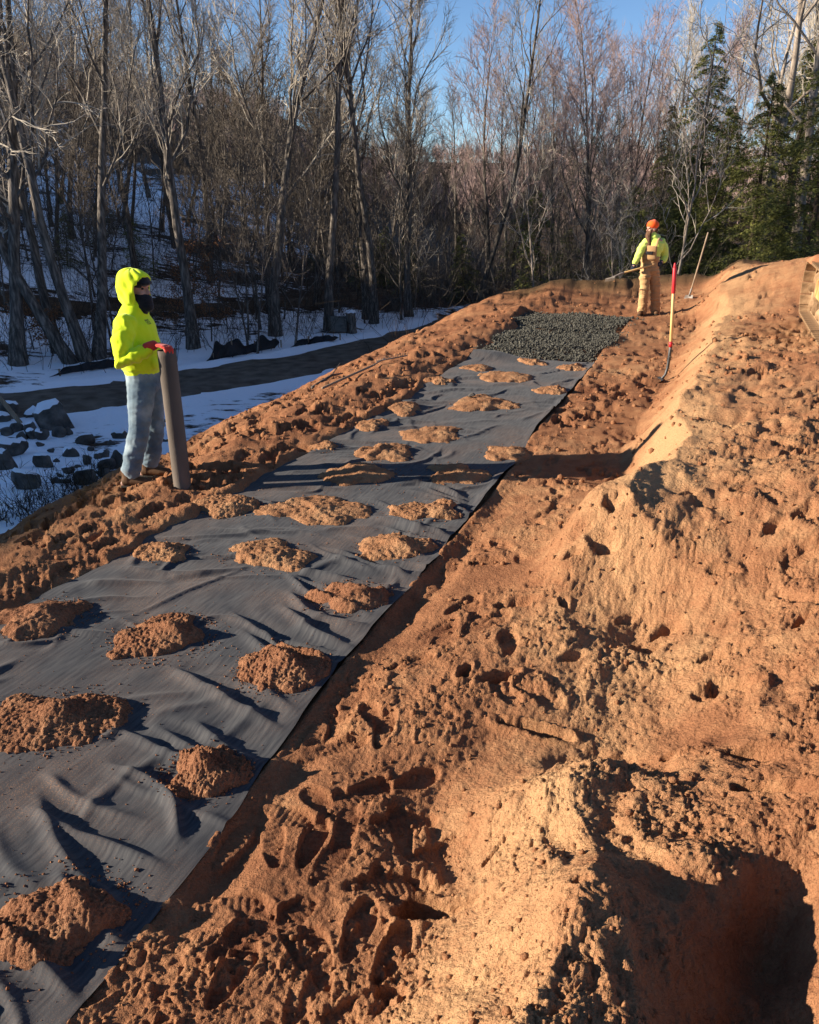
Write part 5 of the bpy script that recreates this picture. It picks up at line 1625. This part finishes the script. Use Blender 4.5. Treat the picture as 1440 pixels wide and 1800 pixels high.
for hl, to in ((vec(-.135, .03, 0), vec(-.275, -.20, 0)), (vec(.125, .12, 0), vec(.09, -.155, 0))):
    bm_, so_ = MB(), MB()
    boot(bm_, so_, hl, to)
    bo = obj('boot', remeshed(bm_, 'boot', .007, 3), M_BOOT, p2)
    so_.build('sole', M_SOLE, bo)
for w_, f_, u_, t_ in ((hr_w, (-.25, -.15, -1), (-.6, -.75, .2), (.9, -.3, -.2)), (hl_w, (-.6, -.55, -.4), (.3, -.6, .5), (-.3, .2, .9))):
    g = MB(); hand(g, w_, f_, u_, t_, GRIP, .012, 1.06); g.tube([w_ - unit(f_) * .06, w_], [.037, .034], 12)
    obj('glove', remeshed(g, 'glove', .006, 2), M_DGLOVE, p2)
g = MB()                                                                # beanie with turned-up cuff
g.ellipsoid(hc2 + vec(.014, 0, .078), (.116, .100, .090), 18, 12)
g.tube([hc2 + vec(.012, 0, .056), hc2 + vec(.012, 0, .090)], [(.116, .098), (.116, .098)], 20, ref=(1, 0, 0))
g.ellipsoid(hc2 + vec(.03, 0, .145), (.05, .05, .03), 12, 8)
obj('beanie', remeshed(g, 'beanie', .007, 3), M_ORANGE, p2)
g = MB()                                                                # long beard and hair at the nape
g.tube([hc2 + vec(-.050, -.015, -.060), hc2 + vec(-.062, -.03, -.14), hc2 + vec(-.045, -.06, -.24), hc2 + vec(-.03, -.09, -.33)], [(.056, .064), (.056, .066), (.044, .054), (.018, .024)], 14)
g.tube([hc2 + vec(-.03, -.07, -.02), hc2 + vec(-.06, -.05, -.07)], [.025, .03], 10)
g.tube([hc2 + vec(.07, 0, -.01), hc2 + vec(.075, 0, -.09)], [.045, .04], 10)
bm2 = remeshed(g, 'beard', .007, 2); folds(bm2, .007, 40, 10, 350)
obj('beard', bm2, M_HAIR, p2)
for q in (-1, 1):
    g = MB(); g.ellipsoid(hc2 + look2 * .082 + np.cross(look2, [0, 0, 1]) * q * .032 + vec(0, 0, .010), (.010, .010, .008), 10, 8); g.build('eye', M_EYE, p2)
# ================================================================== TOOLS, MACHINE, FENCES, SMALL THINGS
M_WOODY = noise_mat('varnished_ash', [(.52, .30, .10), (.66, .42, .17)], 6, .5, .4, .15, 60, 5, stretch=(6, 6, .6))
M_WOODG = noise_mat('weathered_ash', [(.20, .14, .09), (.34, .25, .165)], 6, .8, .2, .3, 60, 5, stretch=(6, 6, .6))
M_REDP = noise_mat('red_grip', [(.46, .012, .018), (.58, .022, .028)], 10, .5, .4, .1, 80)
M_STEEL = noise_mat('worn_black_steel', [(.014, .014, .015), (.04, .038, .036)], 14, .45, .5, .2, 60)
M_RUST = noise_mat('worn_steel', [(.11, .085, .065), (.24, .20, .165)], 14, .55, .5, .3, 60)
M_PLASTIC = noise_mat('black_silt_cloth', [(.006, .006, .007), (.014, .014, .015)], 8, .55, .35, .4, 18, bdist=.02)

def blade(mb, p, d, n, L, w, cup=.03):
    """Dished digging blade from p along d; n is its face normal."""
    d, n = unit(d), unit(n); s_ = np.cross(d, n)
    a = np.linspace(0, 1, 9); b_ = np.linspace(-1, 1, 9)
    V = []
    for t in a:
        wd = w / 2 * (1 - .75 * max(0, t - .55) ** 1.4 * 3.0) if t > .55 else w / 2 * (.86 + .14 * min(1, t * 4))
        for q in b_:
            V.append(np.asarray(p) + d * L * t + s_ * q * wd - n * cup * (1 - q * q))
    V = np.array(V)
    ii, jj = np.meshgrid(np.arange(8), np.arange(8), indexing='ij')
    Q = np.stack([ii * 9 + jj, ii * 9 + jj + 1, (ii + 1) * 9 + jj + 1, (ii + 1) * 9 + jj], -1).reshape(-1, 4)
    k = len(V)
    mb.add(np.concatenate([V, V + n * .004]), np.concatenate([Q, Q[:, ::-1] + k]))

# shovel standing in the sand: red grip, yellow shaft, black socket
x, y = 3.34, 10.5
z = sand_z(x, y)
sh = empty('shovel', (x, y, z))
g = MB(); g.tube([vec(-.050, 0, 1.10), vec(-.068, 0, 1.40)], [.0235, .0235], 12); g.tube([vec(-.068, 0, 1.40), vec(-.072, 0, 1.455)], [.022, .010], 12)
grip = g.build('grip', M_REDP, sh)
for q in range(9):
    g = MB(); zz = 1.13 + q * .03; g.ellipsoid(vec(-.052 - .018 * (zz - 1.1) / .3 + .022, 0, zz), (.007, .013, .008), 8, 6); g.build('grip_bump', M_REDP, grip)
g = MB(); g.tube([vec(-.010, 0, .46), vec(-.050, 0, 1.10)], [.0195, .0200], 12); g.build('shaft', M_WOODY, sh)
g = MB(); g.tube([vec(-.008, 0, .43), vec(-.012, 0, .50)], [.0225, .0225], 12, dome=False); g.build('collar', M_REDP, sh)
g = MB(); g.tube([vec(-.006, 0, .45), vec(-.008, 0, .30), vec(-.014, 0, .16), vec(-.035, -.005, .075), vec(-.075, -.012, .028)], [.0215, .021, .019, .017, .014], 12); so = g.build('socket', M_STEEL, sh)
for zz in (.31, .41):
    g = MB(); g.ellipsoid(vec(-.007, -.021, zz), (.006, .004, .006), 8, 6); g.build('rivet', M_RUST, so)
g = MB(); blade(g, vec(-.065, -.010, .035), (-.85, -.05, -.42), (-.4, 0, .9), .27, .21); g.build('blade', M_STEEL, sh)
tag(sh, 'shovel with red grip, yellow shaft and black socket stuck upright in the sand', 'shovel')

# old shovel leaning on the bank
x, y = 5.93, 17.9
z = sand_z(x, y)
s2 = empty('shovel', (x, y, z))
g = MB(); g.tube([vec(.05, 0, .17), vec(.275, .06, 1.32)], [.017, .0165], 10); g.build('shaft', M_WOODG, s2)
g = MB(); g.tube([vec(.055, 0, .20), vec(.035, 0, .11), vec(.012, -.01, .05)], [.020, .020, .015], 10); g.build('socket', M_RUST, s2)
g = MB(); blade(g, vec(.020, -.01, .07), (-.30, -.35, -.88), (-.75, -.65, .35), .26, .20); g.build('blade', M_RUST, s2)
tag(s2, 'old wooden shovel leaning against the bank behind the bearded worker', 'shovel')

# tool in the worker's hands
t2 = empty('long_handled_tool', (X1, Y1, Z1))
A, B, C_ = vec(.075, -.085, 1.0), vec(-.70, -.235, .815), vec(-.92, -.285, .735)
g = MB(); g.tube([A, B], [.018, .0175], 10); g.build('shaft', M_WOODY, t2)
g = MB(); g.tube([B + (A - B) * .06, B, C_], [.0200, .0195, .010], 10); g.build('ferrule', M_RUST, t2)
g = MB(); hd_ = unit(vec(.3, -.9, .2)); g.tube([C_ - hd_ * .17, C_ + hd_ * .17], [.008, .008], 8); hb = g.build('rake_bar', M_RUST, t2)
for q in range(10):
    g = MB(); p = C_ + hd_ * (-.16 + .32 * q / 9); g.tube([p, p + vec(-.015, 0, -.065)], [.004, .002], 5); g.build('tine', M_RUST, hb)
tag(t2, 'long wooden-handled rake held across the body by the bearded worker', 'rake')

# rake lying on the trodden shoulder
g0 = vec(*at(567, 682, .03), 0); g1 = vec(*at(655, 647, .03), 0)
for q in (g0, g1): q[2] = sand_z(q[0], q[1]) + .05
rk_ = empty('garden_rake', tuple(g0))
g = MB(); g.tube([vec(0, 0, 0), g1 - g0], [.016, .015], 10); g.build('shaft', M_WOODG, rk_)
e0 = vec(*at(662, 644, .03), 0); e1_ = vec(*at(716, 640, .03), 0)
for q in (e0, e1_): q[2] = sand_z(q[0], q[1]) + .075
g = MB(); g.tube([g1 - g0, (e0 + e1_) / 2 - g0 + vec(-.1, 0, 0)], [.012, .008], 8); g.build('ferrule', M_RUST, rk_)
g = MB(); g.tube([e0 - g0, e1_ - g0], [.010, .010], 8); hb = g.build('rake_bar', M_RUST, rk_)
for q in range(14):
    g = MB(); p = e0 - g0 + (e1_ - e0) * q / 13; g.tube([p, p + vec(0, -.02, .05)], [.0045, .003], 5); g.build('tine', M_RUST, hb)
tag(rk_, 'garden rake lying tines up on the trodden shoulder beside the drive', 'rake')

# tracked machine at the edge of the plateau
M_YEL = noise_mat('muddy_yellow_paint', [(.26, .12, .05), (.38, .24, .08), (.47, .34, .13)], 5, .7, .3, .3, 40, 6, pos=[.38, .50, .6])
M_PAD = noise_mat('muddy_track_steel', [(.13, .075, .036), (.26, .155, .080), (.40, .27, .15)], 6, .85, .2, .5, 40, 7)
M_MUD = noise_mat('caked_mud', [(.28, .11, .05), (.42, .19, .09)], 6, .95, .1, .6, 40, 7)
fx0, fy0 = at(1404, 533, .74); fx1, fy1 = at(1441, 592, .74)
dv = unit(vec(fx1 - fx0, fy1 - fy0, 0))                                 # towards the camera
rv = vec(-dv[1], dv[0], 0)                                              # to the machine's inside (right in the picture)
zg = max(sand_z(fx0 + .1, fy0 - .1), sand_z(fx1 + .1, fy1), .62)
mc_ = empty('tracked_machine', (fx0, fy0, zg))
TL, TH, TW = 3.6, .74, .46
Rr_ = TH / 2
per = []
stp = .178
LL_ = TL - 2 * Rr_
tot = 2 * LL_ + 2 * math.pi * Rr_
npad = int(tot / stp)
pad_me = None
for q in range(npad):
    d_ = q * tot / npad
    if d_ < LL_: a_, h_, tg = Rr_ + d_, 0.0, vec(1, 0); nn = vec(0, -1)
    elif d_ < LL_ + math.pi * Rr_:
        an = (d_ - LL_) / Rr_; a_, h_ = Rr_ + LL_ + Rr_ * math.sin(an), Rr_ - Rr_ * math.cos(an); nn = vec(math.sin(an), -math.cos(an)); tg = vec(math.cos(an), math.sin(an))
    elif d_ < 2 * LL_ + math.pi * Rr_:
        a_ = Rr_ + LL_ - (d_ - LL_ - math.pi * Rr_); h_ = TH; nn = vec(0, 1); tg = vec(-1, 0)
    else:
        an = (d_ - 2 * LL_ - math.pi * Rr_) / Rr_; a_, h_ = Rr_ - Rr_ * math.sin(an), Rr_ + Rr_ * math.cos(an); nn = vec(-math.sin(an), math.cos(an)); tg = vec(-math.cos(an), -math.sin(an))
    T3 = dv * tg[0] + vec(0, 0, tg[1]); N3 = dv * nn[0] + vec(0, 0, nn[1])
    if pad_me is None:
        g = MB(); g.box((0, 0, 0), (.165, TW, .026), None, .005); g.box((-.05, 0, .022), (.02, TW - .01, .024)); g.box((.03, 0, .018), (.014, TW - .01, .018))
        g.box((0, -.06, -.045), (.15, .035, .065)); g.box((0, .06, -.045), (.15, .035, .065))
        pad_me = g.mesh('track_pad', False); pad_me.materials.append(M_PAD)
    o = obj('track_pad', pad_me, None, mc_)
    M3 = Matrix((Vector(T3), Vector(rv), Vector(N3))).transposed().to_4x4()
    M3.translation = Vector(dv * a_ + rv * TW / 2 + vec(0, 0, h_))
    o.matrix_local = M3
R3 = np.stack([dv, rv, vec(0, 0, 1)], 1)
g = MB(); g.box(dv * TL / 2 + rv * (TW * .58) + vec(0, 0, TH * .52), (TL - .85, TW * .55, .26), R3, .02)
g.box(dv * TL / 2 + rv * (TW * .62) + vec(0, 0, TH * .70), (TL - 1.3, TW * .35, .12), R3, .02)
g.box(dv * .62 + rv * (TW * .52) + vec(0, 0, TH * .48), (.62, TW * .40, .14), R3, .02); g.build('track_frame', M_YEL, mc_, False)
for a_ in (Rr_, TL - Rr_):
    g = MB(); c_ = dv * a_ + vec(0, 0, Rr_)
    g.tube([c_ + rv * .14, c_ + rv * .20, c_ + rv * .28, c_ + rv * .34], [.20, .255, .255, .20], 24, dome=False); w_ = g.build('idler_wheel', M_PAD, mc_, False)
    g = MB(); g.tube([c_ + rv * .10, c_ + rv * .37], [.06, .06], 14); g.build('hub', M_PAD, w_)
for q in range(5):
    g = MB(); c_ = dv * (.75 + q * .5) + vec(0, 0, .16); g.tube([c_ + rv * .12, c_ + rv * .36], [.085, .085], 14); g.build('roller', M_PAD, mc_, False)
g = MB()
N_ = 40
for (a0, a1, hb_, sd) in ((.12, .95, TH + .03, 1), (.9, 2.6, TH + .03, 2)):
    A2, B2 = np.meshgrid(np.linspace(0, 1, N_), np.linspace(0, 1, 16), indexing='ij')
    hh_ = .10 * np.sin(A2 * math.pi) ** .4 * np.sin(B2 * math.pi) ** .4 * (1 + .5 * fbm(A2 * 5 + sd, B2 * 3, 3, sd)) - .03
    P_ = dv[None, None, :] * (a0 + (a1 - a0) * A2)[..., None] + rv[None, None, :] * (-.015 + (TW + .03) * B2)[..., None] + np.array([0, 0, 1.0]) * (hb_ + hh_)[..., None]
    vid = np.arange(N_ * 16).reshape(N_, 16)
    g.add(P_.reshape(-1, 3), np.stack([vid[:-1, :-1], vid[1:, :-1], vid[1:, 1:], vid[:-1, 1:]], -1).reshape(-1, 4))
    break
g.build('mud_cake', M_MUD, mc_)
tag(mc_, 'mud-caked yellow crawler track of a machine parked at the photo edge', 'machine')

# black silt fence sagging beside the drive
def silt_fence(px, hgt, label, sd):
    P = [vec(*on_land(u, v)) for u, v in px]
    o = empty('silt_fence', tuple(P[0]))
    n = 40
    t = np.linspace(0, len(P) - 1, n); i = np.minimum(t.astype(int), len(P) - 2); f = (t - i)[:, None]
    L = np.array(P)[i] * (1 - f) + np.array(P)[i + 1] * f
    rows = 6
    V = []
    hn = hgt * (.75 + .35 * vnoise(np.arange(n) * .23, np.zeros(n), sd)) * np.clip(np.minimum(np.arange(n), n - 1 - np.arange(n)) / 4 + .25, 0, 1)
    for r_ in range(rows):
        q = r_ / (rows - 1)
        V.append(L + np.stack([.10 * q * np.ones(n), -.04 - .22 * (1 - q) ** 2 + .05 * vnoise(np.arange(n) * .5, np.full(n, q * 2), sd + 1), hn * q + .035], -1))
    V = np.stack(V, 1).reshape(-1, 3) - P[0]
    ii, jj = np.meshgrid(np.arange(n - 1), np.arange(rows - 1), indexing='ij')
    Q = np.stack([ii * rows + jj, (ii + 1) * rows + jj, (ii + 1) * rows + jj + 1, ii * rows + jj + 1], -1).reshape(-1, 4)
    c_ = obj('cloth', mesh_np('cloth', V, Q), M_PLASTIC, o); s_ = c_.modifiers.new('t', 'SOLIDIFY'); s_.thickness = .006
    for k in range(0, n, 13):
        g = MB(); b_ = L[k] - P[0]; g.box(b_ + vec(.13, .03, hn[k] * .5 + .05), (.035, .035, max(.2, hn[k] + .1))); g.build('stake', M_WOODG, o, False)
    tag(o, label, 'silt fence', 'silt fences along the drive')
silt_fence([(366, 634), (400, 628), (440, 620), (486, 611)], .42, 'tall sagging black silt fence with a square end below the big maple', 1)
silt_fence([(512, 610), (545, 604), (590, 597)], .16, 'low crumpled strip of black silt fence nearest the grey board', 2)
silt_fence([(95, 661), (150, 651), (200, 645), (240, 638)], .18, 'thin black silt fence line running behind the hooded person', 3)

# grey board and snowy stump at the roadside
M_BOARD = noise_mat('weathered_board', [(.10, .095, .085), (.17, .16, .14)], 5, .9, .1, .4, 40, 6, stretch=(1, 1, 6))
x, y, z = on_land(596, 586)
bo = empty('grey_board', (x, y, z))
g = MB(); g.box((0, 0, .28), (.47, .05, .46), Matrix.Rotation(-.10, 3, 'X'), .004); g.build('panel', M_BOARD, bo, False)
for q in (-.16, .16):
    g = MB(); g.box((q, .06, .12), (.05, .05, .42)); g.build('leg', M_WOODG, bo, False)
tag(bo, 'square grey weathered board standing on the roadside beside the stump', 'board')
x, y, z = on_land(617, 586)
st = empty('tree_stump', (x, y + .1, z))
g = MB(); g.tube([vec(0, 0, -.1), vec(0, 0, .12), vec(.01, 0, .35), vec(.0, 0, .62)], [.21, .165, .15, .145], 14, dome=False); sm = g.mesh('stump_wood'); folds(sm, .03, 12, 3, 400); obj('stump_wood', sm, M_BARK, st)
g = MB(); g.ellipsoid(vec(0, 0, .63), (.16, .15, .07), 14, 8); g.build('snow_cap', M_SNOW, st)
tag(st, 'dark broken tree stump capped with snow beside the drive', 'stump')

# leaning weathered board among the rocks
x, y, z = on_land(22, 742)
lb = MB(); lb.box((0, 0, .22), (.075, .04, .62), Matrix.Rotation(-.55, 3, 'Y')); o = lb.build('weathered_post', M_WOODG, None, False); o.location = (x, y, z)
tag(o, 'short weathered post leaning among the snowy rocks', 'post')

# ---- brush: dead stalks by the rocks, leafy beech saplings, thicket twigs
M_STALK = noise_mat('dead_stalks', [(.030, .022, .016), (.075, .055, .038)], 3, .9, .1)
M_BEECH = noise_mat('dry_beech_leaves', [(.16, .070, .030), (.30, .145, .068)], 4, .85, .15)
def brush(n, sampler, hlo, hhi, r, seed, branchy=3):
    R = np.random.default_rng(seed); mb = MB()
    for _ in range(n):
        x, y = sampler(R)
        z = land1(x, y)
        h_ = R.uniform(hlo, hhi)
        d = vec(R.normal(0, .35), R.normal(0, .35), 1.0)
        p = vec(x, y, z - .03); pts = [p]
        for k in range(4):
            d = unit(d + R.normal(0, .18, 3)); p = p + d * h_ / 4; pts.append(p)
        mb.tube(pts, [r, r * .9, r * .75, r * .55, r * .3], 3, cap=False)
        for k in range(branchy):
            q = pts[R.integers(1, 4)]
            d2 = unit(d + R.normal(0, .7, 3))
            mb.tube([q, q + d2 * h_ * .2, q + unit(d2 + R.normal(0, .3, 3)) * h_ * .42], [r * .6, r * .5, r * .2], 3, cap=False)
    return mb
def pick(u0, u1, v0, v1, wgt=None):
    def f(R):
        while True:
            u, v = R.uniform(u0, u1), R.uniform(v0, v1)
            if wgt is None or R.random() < wgt(u, v): break
        a_ = at(u, v, -1.0 - .7 * float(sstep(850, 700, v)))
        return a_
    return f
mb = brush(330, pick(-60, 190, 815, 935, lambda u, v: 1.0 if v > 935 - .62 * u - 25 else .12), .10, .42, .0045, 1, 4)
tag(mb.build('dead_weeds', M_STALK, None, False), 'dark dead weeds tangled along the edge of the snow', 'weeds', None, 'stuff')
def strip(ulo, uhi, ylo, yhi):
    def f(R):
        while True:
            y = R.uniform(ylo, yhi); x = (R.uniform(ulo, uhi) - 720) / 1440 * y / 1.05
            if min(np.hypot(ROAD_L[::3, 0] - x, ROAD_L[::3, 1] - y)) > 1.6 and min(np.hypot(PATH_L[::3, 0] - x, PATH_L[::3, 1] - y)) > 1.5: return x, y
    return f
mb = brush(900, strip(-30, 760, 19.5, 40), .5, 2.6, .007, 2, 5)
tag(mb.build('undergrowth', M_STALK, None, False), 'dark bare undergrowth in the shaded wood', 'undergrowth', None, 'stuff')
mb = brush(1100, strip(700, 1250, 24.5, 44), .6, 3.4, .0075, 3, 5)
tag(mb.build('undergrowth', M_TWIG_DARK, None, False), 'brown bare undergrowth in the sunny thicket behind the sand', 'undergrowth', None, 'stuff')

def beech(u, v, h_, seed, label):
    x, y, z = on_land(u, v)
    R = np.random.default_rng(seed); st_, lf = MB(), MB()
    tips = []
    def br(p, d, L, r, lv):
        pts = [p]
        for k in range(4):
            d = unit(d + R.normal(0, .12, 3) + vec(0, 0, .03)); p = p + d * L / 4; pts.append(p)
            if lv > 0: tips.append(p)
        st_.tube(pts, [r * (1 - .18 * k) for k in range(5)], 4, cap=False)
        if lv < 2:
            for _ in range(9 if lv == 0 else 4):
                q = pts[R.integers(1, 5)]
                br(q, unit(d * .5 + np.append(R.normal(0, 1, 2), .15)), L * R.uniform(.25, .45), r * .45, lv + 1)
    br(vec(0, 0, -.1), vec(0, 0, 1), h_, .022, 0)
    T_ = np.array(tips); n = 900
    c_ = T_[R.integers(0, len(T_), n)] + R.normal(0, .07, (n, 3))
    d = R.normal(0, 1, (n, 3)); d[:, 2] -= .5; d /= np.linalg.norm(d, axis=1)[:, None]
    s_ = np.cross(d, R.normal(0, 1, (n, 3))); s_ /= np.linalg.norm(s_, axis=1)[:, None]
    V = np.stack([c_, c_ + d * .03 + s_ * .016, c_ + d * .07, c_ + d * .03 - s_ * .016], 1).reshape(-1, 3)
    lf.add(V, np.arange(n * 4).reshape(-1, 4))
    o = empty('beech_sapling', (x, y, z))
    st_.build('trunk', M_BARK, o); lf.build('crown', M_BEECH, o, False)
    tag(o, label, 'sapling', 'beech saplings with brown leaves')
beech(372, 600, 2.6, 1, 'beech sapling full of dry russet leaves right of the standing roll')
beech(400, 585, 2.2, 2, 'russet-leaved beech sapling in front of the big maple')
beech(325, 590, 2.0, 3, 'russet-leaved beech sapling beside the hooded person')
beech(60, 615, 1.3, 4, 'low russet-leaved bush by the brown track')
beech(95, 625, 1.1, 5, 'small russet-leaved bush against the leaning trunks')
beech(1010, 505, 1.6, 6, 'pale russet sapling behind the stone bed')

# ---- a stone on one heap, a dead branch at the lip of the shoulder
x, y = at(829, 694, .06)
o = rock(x, y, mat_z(x, y) + .045, .09, .06, .07, 2, 1.0, 'stone')
tag(o, 'single pale stone resting on the broad far sand heap', 'stone')
p0 = vec(*at(548, 664, -.02), 0); p1_ = vec(*at(602, 640, 0), 0)
for q in (p0, p1_): q[2] = sand_z(q[0], q[1]) + .04
db = MB(); mid_ = (p0 + p1_) / 2 + vec(.05, .04, .06)
db.tube([p0, mid_, p1_], [.022, .018, .010], 7); db.tube([mid_, mid_ + vec(.12, .10, .16)], [.011, .004], 6)
o = db.build('dead_branch', M_BARK, None)
tag(o, 'crooked dead branch lying at the lip of the shoulder above the drive', 'branch')
